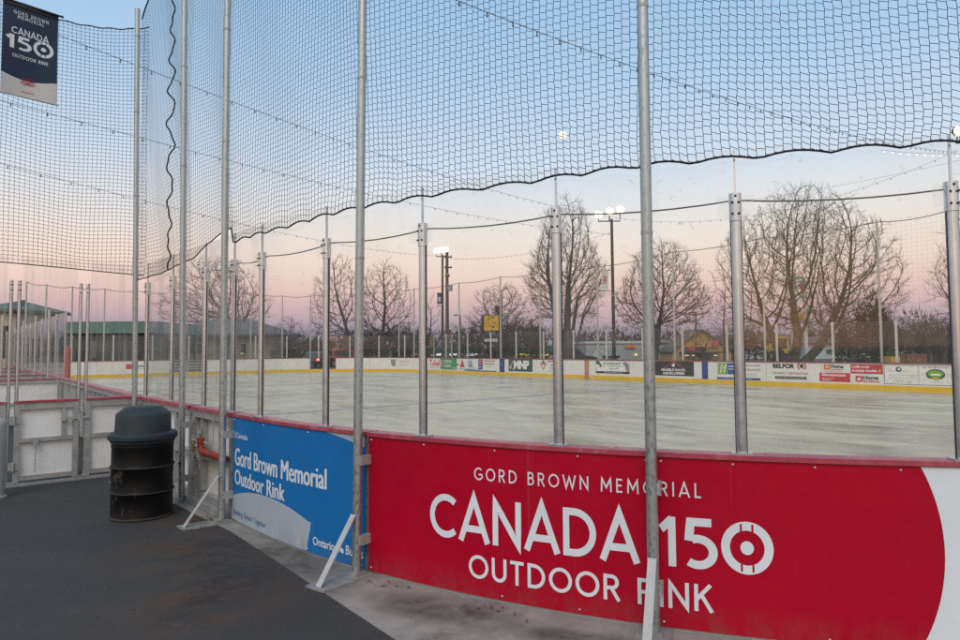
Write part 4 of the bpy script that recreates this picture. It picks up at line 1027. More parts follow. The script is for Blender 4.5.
# ================================================================== flood lights, poles, string lights
def flood(px,ybase,ytop,Y,heads,label,lean=0):
    b=at(px,350,Y); b.z=GZ; top=at(px+lean,ytop,Y)
    r=thing('floodlight_pole',label,'light pole',b,0,'floodlight poles')
    mb=MB(); mb.tube([b,b+Vector((0,0,1.2)),top],[.11,.10,.075],12); mb.lathe(b,[(.2,0),(.2,.03),(.12,.06)],12); mb.build('shaft',M['blackpole'],r,40)
    hp=[at(hx,hy,Y-.1) for hx,hy in heads]
    mb=MB(); zb=top.z-.12
    lo=[Vector((p.x,p.y,zb)) for p in hp]
    mb.tube([hp[0]-Vector((0,0,.2)),Vector((hp[0].x,top.y,zb)),Vector((hp[-1].x,top.y,zb)),hp[-1]-Vector((0,0,.2))],.035,8)
    for p in hp[1:-1]: mb.tube([Vector((p.x,top.y,zb)),p-Vector((0,0,.15))],.035,8)
    mb.build('bracket',M['blackpole'],r,40)
    for p in hp:
        mb=MB(); mb.tube([p+Vector((0,.22,.08)),p+Vector((0,.05,.02)),p+Vector((0,-.10,-.03))],[.10,.19,.215],16); f=mb.build('floodlight',M['blackpole'],r,40)
        mb=MB(); mb.ball(p+Vector((0,-.10,-.03)),.222,0,16,8,(1,.4,1)); e=mb.build('lens',M['e_lamp'],f,60)
    return top
TA=flood(614,358,219,38,[(598.5,214),(609.5,210.8),(620,208.8)],'tall black floodlight pole with three lit lamps beside a white banner',-2.4)
TB=flood(442.5,358,255,52,[(436.5,250.5),(441.5,249.5),(446,249)],'black floodlight pole with lit lamps standing against wooden utility pole')
TC=flood(966,360,140,28,[(957.5,131),(966,128),(974,126)],'floodlight pole at right picture edge with one lamp showing')
b=at(447.3,350,53.5); b.z=GZ; r=thing('utility_pole','weathered wooden utility pole with short crossarms behind the lit floodlights','utility pole',b)
tp=at(447,252,53.5); mb=MB(); mb.tube([b,tp],[.16,.11],10); mb.build('shaft',M['wood'],r,40)
for yy,xa,xb in ((257,444,452),(267.5,444.5,452),(276,445,450)):
    mb=MB(); mb.bar(at(xa,yy,53.3),at(xb,yy,53.3),.09,.11); 
    for q in (xa+1,xb-1): mb.tube([at(q,yy,53.3),at(q,yy-1.6,53.3)],.035,6)
    mb.build('crossarm',M['wood'],r)
mb=MB(); mb.tube([at(450,285,53.2),at(450,291,53.2)],.2,10); mb.build('transformer',M['greywall'],r,40)
def pole_banner(x0,x1,y0,y1,Y,m,lab,split=None):
    r=thing('pole_banner',lab,'banner',at((x0+x1)/2,y1,Y))
    fn=lambda u,o,v:at(x0+(x1-x0)*u,y0+(y1-y0)*v,Y)+Vector((0,o,0))
    mb=MB(); mb.slab(lambda t,o,z:fn(t,o,z),0,1,-.015,.015,0,split or 1,0,.2)
    if split: mb.slab(lambda t,o,z:fn(t,o,z),0,1,-.015,.015,split,1,1,.2)
    for i,(v,h) in enumerate(((.30,.08),(.42,.12),(.58,.06))):
        mb.add([fn(.2,-.02,v),fn(.8,-.02,v),fn(.8,-.02,v+h),fn(.2,-.02,v+h)],[(0,1,2,3)],2)
    mb.build('fabric',m,r)
    mb=MB(); 
    for v in (0,1): mb.tube([fn(-.05,0,v),fn(1.35,0,v)],.02,6)
    mb.build('arm',M['blackpole'],r)
pole_banner(601.5,608.2,270,291,37.9,[M['fabric_white'],M['fabric_white'],M['ad_pink']],'white and pink banner hanging on the tall black floodlight pole')
pole_banner(437.2,441.6,293,306,51.8,[M['navy'],M['fabric_white'],M['fabric_white']],'small navy banner hanging on far black floodlight pole',.82)
# overhead strings
def string(a,b,sag,n,label,lit=False,bulbs=True):
    f=lambda q:a.lerp(b,q)-Vector((0,0,sag*4*q*(1-q)))
    r=thing('string_light',label,'string lights',a,0,'string lights over the ice')
    mb=MB(); mb.tube([f(i/28) for i in range(29)],.0055,5); mb.build('wire',M['cable'],r,60)
    if bulbs:
        proto=None
        for i in range(n):
            p=f((i+.5)/n)
            if proto is None:
                mb=MB(); mb.tube([Vector((0,0,0)),Vector((0,0,-.045))],.011,6,0); mb.ball(Vector((0,0,-.06)),.018,1,7,5,(1,1,1.2))
                for k_ in range(len(mb.v)): mb.v[k_]=mb.v[k_]+p
                o=mb.build('bulb',[M['cable'],M['e_bulb'] if lit else M['bulb']],r,60); o.data.transform(Matrix.Translation(-(p-Vector(a)))); o.location=p-Vector(a); proto=o
            else:
                o=proto.copy(); COL.objects.link(o); o.parent=r; o.location=p-Vector(a)
TA2=at(612,217,38)
string(at(-60,-12,11),TA2,.55,46,'string of bulbs from high behind banner down to the tall floodlight pole')
string(at(380,-30,9),at(957,152,27.6),.5,50,'string of bulbs crossing high above the red sign toward right edge lamp')
string(at(-50,86,13),at(611,234,37.9),.5,44,'lower string of bulbs from behind the banner to black pole below the lamps')
string(at(-50,150,15),at(441,256,51.8),.5,40,'lowest string of bulbs reaching from the left to the far floodlight pole')
string(TA2,at(958,150,27.6),1.25,30,'string of bulbs sagging between the tall floodlight pole and right edge lamp')
string(at(442,258,51.8),at(612,232,37.9),.55,34,'string of bulbs sagging between the two floodlight poles')
string(at(880,150,27),at(1010,152,27),.12,16,'short string of lit bulbs beside the right edge lamp',True)
string(at(700,205,40),at(1010,148,30),.3,2,'plain sagging wire crossing the sky above the widest tree',False,False)

# ================================================================== trees
import numpy as np
def tree(label,px,Y,x0,x1,ytop,ylow,stems,seed,mat,trunkr=.3,n=900,step=.42,up=.12,twig=.011,name='bare_tree',group='bare trees beyond the rink',shape=1.0,tw=.7,flat=0,expo=2.35):
    """crown grown towards points scattered through its volume; branch thickness follows the number of twigs it carries.
    stems: list of (dx, dz, length) giving the first limbs from the base"""
    rg=np.random.default_rng(seed); b=at(px,352,Y); b.z=-.08
    xm=(x0+x1)/2; zt=at(xm,ytop,Y).z; zl=at(xm,ylow,Y).z; hw=(x1-x0)/2*Y/FPX; cx=at(xm,300,Y).x
    A=[]
    while len(A)<n:
        q=rg.uniform(-1,1,3); q[2]=rg.uniform(0,1)
        prof=math.sqrt(max(0,1-q[2]**2)) if q[2]>flat else math.sqrt(max(0,1-((flat-q[2])/max(.01,flat+.28))**2))*math.sqrt(1-flat**2*.3)
        prof*=.90+.10*math.sin(4*math.atan2(q[1],q[0])+seed)+.06*math.sin(9*q[2]+seed)
        rr=math.hypot(q[0],q[1])
        if rr>prof or (rr<prof*.55 and q[2]<.62 and rg.random()<.65): continue
        A.append((cx+q[0]*hw,Y+q[1]*hw*.8,zl+q[2]*(zt-zl)))
    A=np.array(A); Pn=[np.array(b)]; par=[-1]
    for st in stems:
        dx,dz,l=st[:3]; d=np.array([dx,rg.uniform(-.25,.25)*(1 if len(stems)>1 else 0),dz]); d/=np.linalg.norm(d); k=max(1,int(l/step)); prev=0
        for i in range(k):
            dd=d+rg.normal(0,.07,3)+np.array([0,0,.10*i/k]); dd/=np.linalg.norm(dd); Pn.append(Pn[prev]+dd*step); par.append(prev); prev=len(Pn)-1; d=.7*d+.3*dd
    nch={}; alive=np.ones(len(A),bool); near=np.full(len(A),-1); dist=np.full(len(A),1e9); new=list(range(len(Pn)))
    for it in range(90):
        NP_=np.array([Pn[i] for i in new]); D=np.linalg.norm(A[:,None,:]-NP_[None,:,:],axis=2); m=D.argmin(1); dm=D[np.arange(len(A)),m]
        up_=dm<dist; near[up_]=np.array(new)[m[up_]]; dist[up_]=dm[up_]
        alive&=dist>step*1.15
        idx=np.where(alive)[0]
        if len(idx)==0: break
        acc={}
        for i in idx:
            v=A[i]-Pn[near[i]]; v=v/np.linalg.norm(v); acc[near[i]]=acc.get(near[i],0)+v
        new=[]
        for k,v in acc.items():
            if nch.get(k,0)>=3:
                alive[near==k]=False; continue
            nch[k]=nch.get(k,0)+1
            par_d=(Pn[k]-Pn[par[k]])/step if par[k]>=0 else np.array([0,0,1.])
            v=v/(np.linalg.norm(v)+1e-6)+par_d*.60+np.array([0,0,up])+rg.normal(0,.10,3); v/=np.linalg.norm(v)
            Pn.append(Pn[k]+v*step*rg.uniform(.85,1.1)); par.append(k); new.append(len(Pn)-1)
        if not new: break
    N_=len(Pn); kids=[[] for _ in range(N_)]
    for i in range(1,N_): kids[par[i]].append(i)
    rad=[0]*N_
    for i in range(N_-1,-1,-1): rad[i]=twig if not kids[i] else sum(rad[k]**expo for k in kids[i])**(1/expo)
    sc=trunkr/max(rad[0],1e-6); g=math.log(trunkr/twig)/math.log(rad[0]/twig)
    rad=[twig*(r/twig)**g for r in rad]
    r_=thing(name,label,'tree',b,0,group); mt=MB();mc=MB()
    seen=set()
    def chain_from(i,start):
        ch=[start,i] if start>=0 else [i]
        while kids[i]:
            m=max(kids[i],key=lambda k:rad[k]); 
            for k in kids[i]:
                if k!=m: todo.append((k,i))
            i=m; ch.append(i)
        return ch
    todo=[(0,-1)]
    while todo:
        i,st=todo.pop(); ch=chain_from(i,st)
        if len(ch)<2: continue
        pts=[Vector(Pn[c]) for c in ch]; rr=[min(rad[c],rad[ch[1]]) if q==0 and st>=0 else rad[c] for q,c in enumerate(ch)]
        for q in range(1,len(pts)-1): pts[q]=pts[q]*.6+(pts[q-1]+pts[q+1])*.2
        big=rr[0]>trunkr*.38; nn=8 if rr[0]>.12 else 5 if rr[0]>.05 else 3
        (mt if big else mc).tube(pts,rr,nn,0,False)
        # fine twigs along the outer part
        for q in range(1,len(pts)):
            if rr[q]<twig*3.4:
                for z in range(4):
                    d=(pts[q]-pts[q-1]).normalized()+Vector(rg.normal(0,.55,3))+Vector((0,0,.28)); d.normalize(); l=tw*rg.uniform(.4,1.15); e=pts[q]+d*l; mdp=pts[q]+d*l*.5+Vector(rg.normal(0,.05,3))*l
                    mc.tube([pts[q],mdp,e],[twig*.72,twig*.58,twig*.36],3,0,False)
    mt.build('trunk',mat,r_,60); mc.build('crown',mat,r_)
    return r_
tree('broad spreading bare tree with several dark limbs behind the black lettered board',792,45,708,908,184,330,[(-.62,1,2.4),(.24,1,2.2),(.95,.75,2.8)],3,M['bark_warm'],.52,5200,.31,.05,.0095,flat=.30,tw=.55)
tree('tall upright bare tree with many parallel stems behind the red triangle board',567,52,519,613,200,322,[(-.30,1,5.0),(-.16,1,6.0),(-.05,1,6.6),(.06,1,6.8),(.17,1,6.0),(.30,1,5.0)],11,M['bark_grey'],.50,3000,.36,.50,.012,flat=.45,tw=.75)
tree('rounded bare tree right of the tall black floodlight pole',655,58,606,718,240,328,[(0,1,2.2)],5,M['bark_grey'],.26,3000,.36,.10,.012,flat=.35,tw=.65)
tree('bare street tree with seed clusters left of its twin, by the red vehicle',347,64,304,373,254,338,[(0,1,3.2)],8,M['bark'],.24,1200,.42,.08,.013,flat=.35)
tree('bare street tree standing right of its twin behind plain boards',386,66,350,420,258,338,[(0,1,3.4)],9,M['bark'],.24,1200,.42,.10,.013,flat=.3)
tree('large bare tree rising behind the grey hip roofed building',231,88,156,274,256,328,[(0,1,4.0)],12,M['bark_warm'],.48,3000,.48,.14,.016,flat=.4)
tree('small bare tree behind the yellow billboard',501,84,462,540,284,334,[(0,1,2.4)],13,M['bark_grey'],.24,1700,.42,.14,.014,flat=.3)
tree('low dark bare sapling cluster left of the wooden utility pole',290,74,266,314,316,350,[(-.5,1,1.2),(.4,1,1.2),(0,1,1.6)],14,M['bark'],.12,420,.36,.15,.010)
tree('thin young bare tree beside the wooden utility pole',431,60,419,444,290,338,[(0,1,2.0)],15,M['bark'],.10,200,.40,.2,.009)
tree('small dark bare tree in front of ochre gabled building',704,54,688,722,327,352,[(0,1,.9)],16,M['bark'],.13,320,.26,.08,.009,tw=.4)
tree('thin bare tree left of the widest tree',724,66,700,750,286,338,[(0,1,2.2)],17,M['bark_grey'],.13,320,.45,.15,.010)
tree('bare tree at right edge reaching in over the dark bushes',1006,40,932,1080,150,325,[(0,1,3.0)],18,M['bark_warm'],.32,2200,.36,.14,.009)
tree('low forked dark apple tree behind the framed notices board',926,33,888,964,318,346,[(-.9,.8,1.1),(.9,.8,1.1),(.1,1,.8)],19,M['bark'],.13,500,.26,.05,.008,tw=.4)
tree('bare tree behind the pale white shed right of the price pylon',846,100,800,905,292,335,[(0,1,2.8)],20,M['bark_grey'],.22,1200,.5,.12,.015)

def clumps(mb,c,rx,ry,rz,n,rg,ln,wd,up=.5,shell=.35):
    for i in range(n):
        while True:
            q=Vector((rg.uniform(-1,1),rg.uniform(-1,1),rg.uniform(-1,1)))
            if shell<q.length<1: break
        wob=1+.22*math.sin(q.x*5+q.z*4)+.15*math.sin(q.x*11+3)
        p=c+Vector((q.x*rx,q.y*ry,q.z*rz*wob)); d=(q+Vector((rg.uniform(-.8,.8),rg.uniform(-.8,.8),up))).normalized()
        s=d.orthogonal().normalized(); s.rotate(Matrix.Rotation(rg.uniform(0,6.28),3,d)); l=ln*rg.uniform(.5,1.4); w=wd*rg.uniform(.5,1.4)
        mb.add([p-s*w,p+s*w,p+d*l],[(0,1,2)])
def bush(label,px,Y,x0,x1,ytop,ybot,mat,n,seed,ln=.5,wd=.06,name='shrub',cat='shrub',lobes=5):
    rg=random.Random(seed); b=at(px,352,Y); b.z=-.08; r=thing(name,label,cat,b,0,'dark shrubs beyond the rink')
    X0=at(x0,340,Y).x;X1=at(x1,340,Y).x; zt=at(px,ytop,Y).z; w=(X1-X0)/2
    mb=MB(); st=MB()
    for i in range(lobes):
        q=(i+.5)/lobes; cx=X0+(X1-X0)*q+rg.uniform(-.1,.1)*w; h=(zt+.1)*(1-.55*abs(2*q-1)**2.2)*rg.uniform(.82,1.0)
        clumps(mb,Vector((cx,Y+rg.uniform(-.3,.3)*w,h*.5)),w/lobes*1.7,w*.5,h*.5,n//lobes,rg,ln,wd)
        for k in range(4):
            a=Vector((cx+rg.uniform(-.2,.2),Y,-.08)); st.tube([a,a+Vector((rg.uniform(-.3,.3),rg.uniform(-.3,.3),h*.5)),a+Vector((rg.uniform(-.9,.9),rg.uniform(-.5,.5),h*rg.uniform(.85,1.08)))],[.05,.03,.01],4,0,False)
    mb.build('foliage',mat,r); st.build('stem',M['bark'],r)
bush('tall dark evergreen clump left of the framed notices, under the wide tree',868,38,842,900,300,358,M['conifer'],2600,31,.45,.055)
bush('dark twiggy brush mass behind the framed notices',915,42,885,960,306,356,M['brush'],2600,32,.55,.03)
bush('dark brush at right edge behind glass post',985,40,945,1040,322,356,M['brush'],1800,33,.5,.035)
bush('dark conifer clump right of the yellow billboard',512,90,496,545,313,350,M['conifer'],1700,34,.8,.10)
bush('dark thicket behind twin street trees',395,84,346,430,322,355,M['brush'],2600,35,.8,.06)
bush('dark thicket left of the yellow billboard',470,92,455,494,326,352,M['brush'],1200,36,.8,.07)
bush('low dark thicket right of the grey hip roofed building',290,82,268,330,334,358,M['brush'],1600,37,.7,.06)
bush('dark thicket between white shed and ochre gabled building',744,88,728,768,330,350,M['brush'],1000,38,.8,.07)
b=at(497.5,352,93); 
r=thing('conifer_tree','pointed dark conifer directly behind the yellow billboard','tree',Vector((b.x,b.y,-.08)))
mb=MB(); rg=random.Random(5); zt=at(497,306,93).z
for i in range(1500):
    z=rg.uniform(.6,zt); rr=(zt-z)/zt*2.0+.1; a=rg.uniform(0,6.28); q=math.sqrt(rg.random())*rr; p=Vector((b.x+q*math.cos(a),b.y+q*math.sin(a),z)); d=Vector((math.cos(a),math.sin(a),rg.uniform(-.4,.3))); s=Vector((-d.y,d.x,0)); w=.12
    mb.add([p-s*w,p+s*w,p+d*.6],[(0,1,2)])
mb.build('crown',M['conifer'],r); mb=MB(); mb.tube([Vector((b.x,b.y,-.08)),Vector((b.x,b.y,zt))],[.2,.02],7); mb.build('trunk',M['bark'],r)
# distant woods
mb=MB(); rg=random.Random(77)
prof=[(-900,330),(0,334),(150,336),(240,339),(330,337),(400,330),(440,327),(520,325),(560,327),(640,328),(700,330),(760,331),(850,330),(960,327),(1300,325),(1900,322)]
def pf(x):
    for (a,ya),(b_,yb) in zip(prof,prof[1:]):
        if a<=x<=b_: return ya+(yb-ya)*(x-a)/(b_-a)
    return 330
for i in range(42000):
    px=rg.uniform(-900,1900); Y=rg.uniform(150,230); yt=pf(px)+3*math.sin(px*.09)+2.5*math.sin(px*.23+1)+2*math.sin(px*.61); zt=at(px,yt,Y).z+.0
    z=zt*rg.random()**.8-.1; p=at(px,350,Y); p.z=z; l=rg.uniform(.5,1.5); w=rg.uniform(.03,.40)*(1 if z<zt*.72 else .18); a=rg.uniform(-.5,.5)
    mb.add([p-Vector((w,0,0)),p+Vector((w,rg.uniform(-.3,.3),0)),p+Vector((a*l,0,l))],[(0,1,2)])
tag(mb.build('distant_woods',M['brush_far']),'dark band of leafless woods along the horizon','woods',None,'stuff')

# ================================================================== buildings
def block(name,label,x0,x1,ye,Y,D,wall,cat='building',x_is_world=False):
    X0=at(x0,348,Y).x;X1=at(x1,348,Y).x;ze=at((x0+x1)/2,ye,Y).z
    r=thing(name,label,cat,Vector(((X0+X1)/2,Y,-.08)))
    mb=MB(); mb.box((X0,Y,-.08),(X1,Y+D,ze)); mb.build('wall',wall,r)
    return r,X0,X1,ze
def prect(r,name,x0,x1,y0,y1,Y,m,dep=.06,proud=.03):
    a=at(x0,y1,Y);c=at(x1,y0,Y); mb=MB(); mb.box((a.x,Y-proud-dep,a.z),(c.x,Y-proud,c.z)); return mb.build(name,m,r)
def hip(r,X0,X1,Y,D,ze,zr,m,ov=.6,ins=None,zt=.25):
    ins=D/2 if ins is None else ins; mb=MB(); a,b_,c,d=(X0-ov,Y-ov),(X1+ov,Y-ov),(X1+ov,Y+D+ov),(X0-ov,Y+D+ov); ym=Y+D/2
    vs=[(*a,ze+.002),(*b_,ze+.002),(*c,ze+.002),(*d,ze+.002),(*a,ze+zt),(*b_,ze+zt),(*c,ze+zt),(*d,ze+zt),(X0+ins,ym,zr),(X1-ins,ym,zr)]
    mb.add(vs,[(3,2,1,0),(0,1,5,4),(1,2,6,5),(2,3,7,6),(3,0,4,7),(4,5,9,8),(5,6,9),(6,7,8,9),(7,4,8)]); return mb.build('roof',m,r)
def gablefront(r,X0,X1,Y,D,ze,zr,m,wm,ov=.4,t=.22):
    xm=(X0+X1)/2; mb=MB(); mb.add([(X0,Y,ze),(X1,Y,ze),(xm,Y,zr),(X0,Y+D,ze),(X1,Y+D,ze),(xm,Y+D,zr)],[(0,1,2),(5,4,3)]); mb.build('gable',wm,r)
    mb=MB(); dz=(zr-ze)/(xm-X0)*ov
    for sx,xe in ((-1,X0),(1,X1)):
        a=[(xe+sx*ov,Y-ov,ze-dz+.01),(xm,Y-ov,zr+.01),(xm,Y+D+ov,zr+.01),(xe+sx*ov,Y+D+ov,ze-dz+.01)]
        mb.add(a+[(x,y,z+t) for x,y,z in a],[(0,1,2,3),(7,6,5,4),(0,4,5,1),(1,5,6,2),(2,6,7,3),(3,7,4,0)])
    return mb.build('roof',m,r)
def window(r,x0,x1,y0,y1,Y,m=None):
    a=at(x0,y1,Y);c=at(x1,y0,Y); mb=MB(); t=.07
    mb.box((a.x,Y-.07,a.z),(a.x+t,Y-.005,c.z)); mb.box((c.x-t,Y-.07,a.z),(c.x,Y-.005,c.z)); mb.box((a.x+t,Y-.07,a.z),(c.x-t,Y-.005,a.z+t)); mb.box((a.x+t,Y-.07,c.z-t),(c.x-t,Y-.005,c.z))
    f=mb.build('window',M['concrete_post'],r); mb=MB(); mb.box((a.x+t,Y-.04,a.z+t),(c.x-t,Y-.02,c.z-t)); mb.build('pane',m or M['winglass'],f)
# service building with teal fascia behind far end
def fascia(r,X0,X1,Y,D,z0,z1,m,ov=.5):
    mb=MB(); mb.box((X0-ov,Y-ov,z0),(X1+ov,Y+D+ov,z1)); return mb.build('fascia',m,r)
r,X0,X1,ze=block('service_building','long dark service building with broad teal fascia beyond the far end',55,150,333.5,62,10,M['shed_dark'])
fascia(r,X0,X1,62,10,ze+.002,at(100,321.5,61.5).z,M['teal_fascia'])
prect(r,'door',92,97,341,358,62,M['roof_grey'])
r,X0,X1,ze=block('pavilion','small cream pavilion with green peaked roof beyond players boxes',-26,15,312,60,7,M['cream'])
hip(r,X0,X1,60,7,ze,at(-3,300,63.5).z,M['roof_green'],.5,2.2); window(r,-14,-4,322,338,60); prect(r,'door',3,9,326,358,60,M['shed_dark'])
r,X0,X1,ze=block('hip_roofed_building','low beige building with wide grey hip roof and small chimney pipe',160,270,336.5,76,11,M['beige'])
rf=hip(r,X0,X1,76,11,ze,at(205,319,81).z,M['roof_grey'],.9,4.2)
p=at(244,322,80); mb=MB(); mb.tube([p-Vector((0,0,1.2)),p+Vector((0,0,.6))],.14,8); mb.build('chimney',M['shed_dark'],rf)
window(r,172,186,343,354,76); window(r,196,208,343,354,76); prect(r,'door',222,228,341,358,76,M['roof_brown']); window(r,240,247,343,354,76); prect(r,'notice_board',240.5,244,352.5,354.5,75.8,M['fabric_white'])
# long shop with teal front and lit signs
r,X0,X1,ze=block('long_shop','long low shop with teal front and lit white, red and yellow strips',392,600,347,98,12,M['shed_dark'])
mb=MB(); a=at(392,352.8,97.3);c=at(600,346.2,97.3); mb.box((a.x,97.0,a.z),(c.x,97.9,c.z)); mb.build('awning',M['teal_fence'],r)
for x0,x1,m in ((411,418,'e_yel'),(430,434,'e_white'),(436,444,'e_white'),(446,464,'e_white'),(466,482,'e_white')): prect(r,'lit_sign',x0,x1,353.4,355.6,97.6,M[m])
prect(r,'red_sign',484,496,353.3,355.4,97.6,M['ad_red'])
for x0,x1 in ((500,512),(513,529),(531,536),(538.5,543),(544,548.5)): prect(r,'yellow_sign',x0,x1,353.4,355.4,97.6,M['e_yel'])
for x0,x1 in ((503,510),(513,522),(525,531),(536,542)): prect(r,'lit_window',x0,x1,355.9,358.3,97.8,M['tan'])
mb=MB(); mb.box((at(392,348,98).x,97.5,ze),(at(600,348,98).x,110,ze+.25)); mb.build('roof',M['roof_grey'],r)
for q in (548,560): mb=MB(); a=at(q,348,104); mb.box((a.x-.6,104,ze+.25),(a.x+.6,105.2,ze+.95)); mb.build('roof_vent',M['palewall'],r)
r,X0,X1,ze=block('grey_block_building','plain grey block building with orange sign right of tall tree',586,642,343.5,82,12,M['greywall'])
mb=MB(); mb.box((X0-.15,81.85,ze),(X1+.15,94.15,ze+.28)); mb.build('parapet',M['palewall'],r); prect(r,'orange_sign',625,635,345.2,348.2,81.9,M['ad_orange']); window(r,602,620,355,359,82); prect(r,'door',594,598,351,359,82,M['palewall']); prect(r,'yellow_sign',634.5,637,353.5,356,81.9,M['e_yel'])
r,X0,X1,ze=block('grey_annex','small pale grey annex with brown notice beside ochre gabled building',659,672,343,80,8,M['greywall'])
hip(r,X0,X1,80,8,ze,at(665,338.5,84).z,M['roof_grey'],.3,1.0,.1); prect(r,'notice',663,666,354.5,357,79.9,M['roof_brown']); prect(r,'poster',663,666,357,360,79.9,M['ad_sky'])
r,X0,X1,ze=block('gabled_shop','ochre gabled shop with blue and red sign over lit windows',672,731,351,72,5,M['tan'])
gablefront(r,X0,X1,72,5,ze,at(701.5,330.5,72).z,M['roof_brown'],M['tan'],.3,.15)
prect(r,'blue_sign',684.6,688,346.8,350.6,71.95,M['ad_blue']); prect(r,'red_sign',688.4,697,346.8,350.6,71.95,M['ad_red']); prect(r,'dark_sign',697.2,704,346.8,350.6,71.95,M['shed_dark'])
mb=MB(); c=at(715.5,343,71.7); mb.tube([c,c+Vector((0,.18,0))],.36,10); mb.build('round_sign',M['ad_red'],r)
for x0,x1 in ((684,689.5),(691,695),(713,718)): window(r,x0,x1,354.2,356.6,71.9,M['e_win'])
mb=MB(); a=at(682,353.2,71);c=at(722,351.6,71); mb.box((a.x,70.6,a.z),(c.x,71.9,c.z)); mb.build('canopy',M['roof_brown'],r)
prect(r,'shopfront',699,710,354.2,360,71.9,M['winglass'])
r,X0,X1,ze=block('dark_roofed_shed','long pale shed with dark flat roof left of price pylon',746,792,341.5,96,12,M['palewall'])
mb=MB(); mb.box((X0-.4,95.6,ze),(X1+.4,108.4,at(770,334.5,96).z)); mb.build('roof',M['roof_grey'],r); window(r,752,758,346,352,96); prect(r,'door',762,766,346,360,96,M['fabric_white'])
r,X0,X1,ze=block('long_pale_shed','long pale blue shed with brown hip roof right of price pylon',806,872,343.5,92,12,M['palewall'])
hip(r,X0,X1,92,12,ze,at(838,334,98).z,M['roof_brown'],.5,5,.12); prect(r,'door',812,818,349,360,92,M['fabric_white']); window(r,826,836,349,354,92); window(r,846,852,349,354,92)
# parked yellow loader by the widest tree
b=at(780,352,80); b.z=-.08
r=thing('yellow_loader','yellow wheel loader parked behind trunk of the widest tree','loader',b)
mb=MB(); mb.box((b.x-.75,b.y-.6,.55),(b.x+.75,b.y+2.2,1.35)); mb.prism([(0,1.35),(2.2,1.35),(2.2,1.75),(1.0,1.95),(0,1.7)],lambda x,y,d:Vector((b.x+d,b.y+.6+x*.7,y)),-.6,.6); mb.build('body',M['carpaint_yellow'],r)
mb=MB(); mb.box((b.x-.6,b.y-.5,1.351),(b.x+.6,b.y+.59,2.55)); mb.build('cab_glass',M['winglass'],r)
mb=MB(); mb.box((b.x-.7,b.y-.62,2.56),(b.x+.7,b.y+.7,2.7))
for sx in (-.64,.64):
    for sy in (-.54,.6): mb.box((b.x+sx-.05,b.y+sy-.05,1.352),(b.x+sx+.05,b.y+sy+.05,2.559))
mb.build('cab_frame',M['carpaint_yellow'],r)
for sx in (-.9,.9):
    for sy in (-.2,1.8):
        mb=MB(); c=Vector((b.x+sx,b.y+sy,.52)); mb.tube([c-Vector((.18,0,0)),c+Vector((.18,0,0))],.6,16); w=mb.build('wheel',M['tyre'],r,40); mb=MB(); mb.tube([c-Vector((.2,0,0)),c+Vector((.2,0,0))],.28,12); mb.build('rim',M['carpaint_yellow'],w,40)
mb=MB(); mb.bar(b+Vector((-.3,-.6,1.0)),b+Vector((-.3,-1.7,.5)),.15,.22); mb.bar(b+Vector((.3,-.6,1.0)),b+Vector((.3,-1.7,.5)),.15,.22); mb.build('arm',M['carpaint_yellow'],r)
mb=MB(); mb.prism([(0,0),(.8,0),(.75,.12),(.2,.35),(.05,.75)],lambda x,y,d:Vector((b.x+d,b.y-1.7-x,.1+y)),-1.1,1.1); mb.build('bucket',M['shed_dark'],r)
# price pylon
Y=74; b=at(799.5,352,Y); b.z=-.08
r=thing('price_pylon','white price pylon with red digit and red wedge emblem seen through branches','sign',b)
for xa,xb in ((792.2,795.6),(804.6,807.2)):
    a=at(xa,348,Y).x;c=at(xb,348,Y).x; mb=MB(); mb.box((a,Y-.2,-.08),(c,Y+.2,at(799,277,Y).z)); mb.build('column',M['palewall'],r)
def prp(name,x0,x1,y0,y1,m,dp=.12): a=at(x0,y1,Y);c=at(x1,y0,Y); mb=MB(); mb.box((a.x,Y-dp,a.z),(c.x,Y+dp,c.z)); return mb,a,c,name,m
mb,a,c,_,_=prp('',795.7,804.5,279,300,None); 
w=at(797,0,Y).x
V=lambda x,y:Vector((at(x,y,Y).x,Y-.125,at(x,y,Y).z))
mb.add([V(797,284.5),V(803.6,284.5),V(803.6,296.5)],[(0,1,2)],1); mb.add([V(801.5,280.5),V(804,280.5),V(804,284)],[(0,1,2)],2); mb.build('emblem_panel',[M['e_sign'],M['ad_pink'],M['ad_green']],r)
mb,a,c,_,_=prp('',795.7,804.5,303,312.5,None); 
for pts in ([(798,305.5),(798.8,305.5),(798.8,308.2),(798,308.2)],[(798,307.6),(801.6,307.6),(801.6,308.4),(798,308.4)],[(800.4,305.5),(801.2,305.5),(801.2,310.5),(800.4,310.5)]):
    mb.add([V(*q)-Vector((0,.01,0)) for q in pts],[(0,1,2,3)],1)
mb.build('price_panel',[M['e_sign'],M['e_red']],r)
mb,a,c,_,_=prp('',795.7,804.5,313.5,320.5,None); mb.build('yellow_panel',M['signyellow'],r)
mb,a,c,_,_=prp('',795.7,804.5,276.8,278.8,None); mb.build('top_bar',M['palewall'],r)
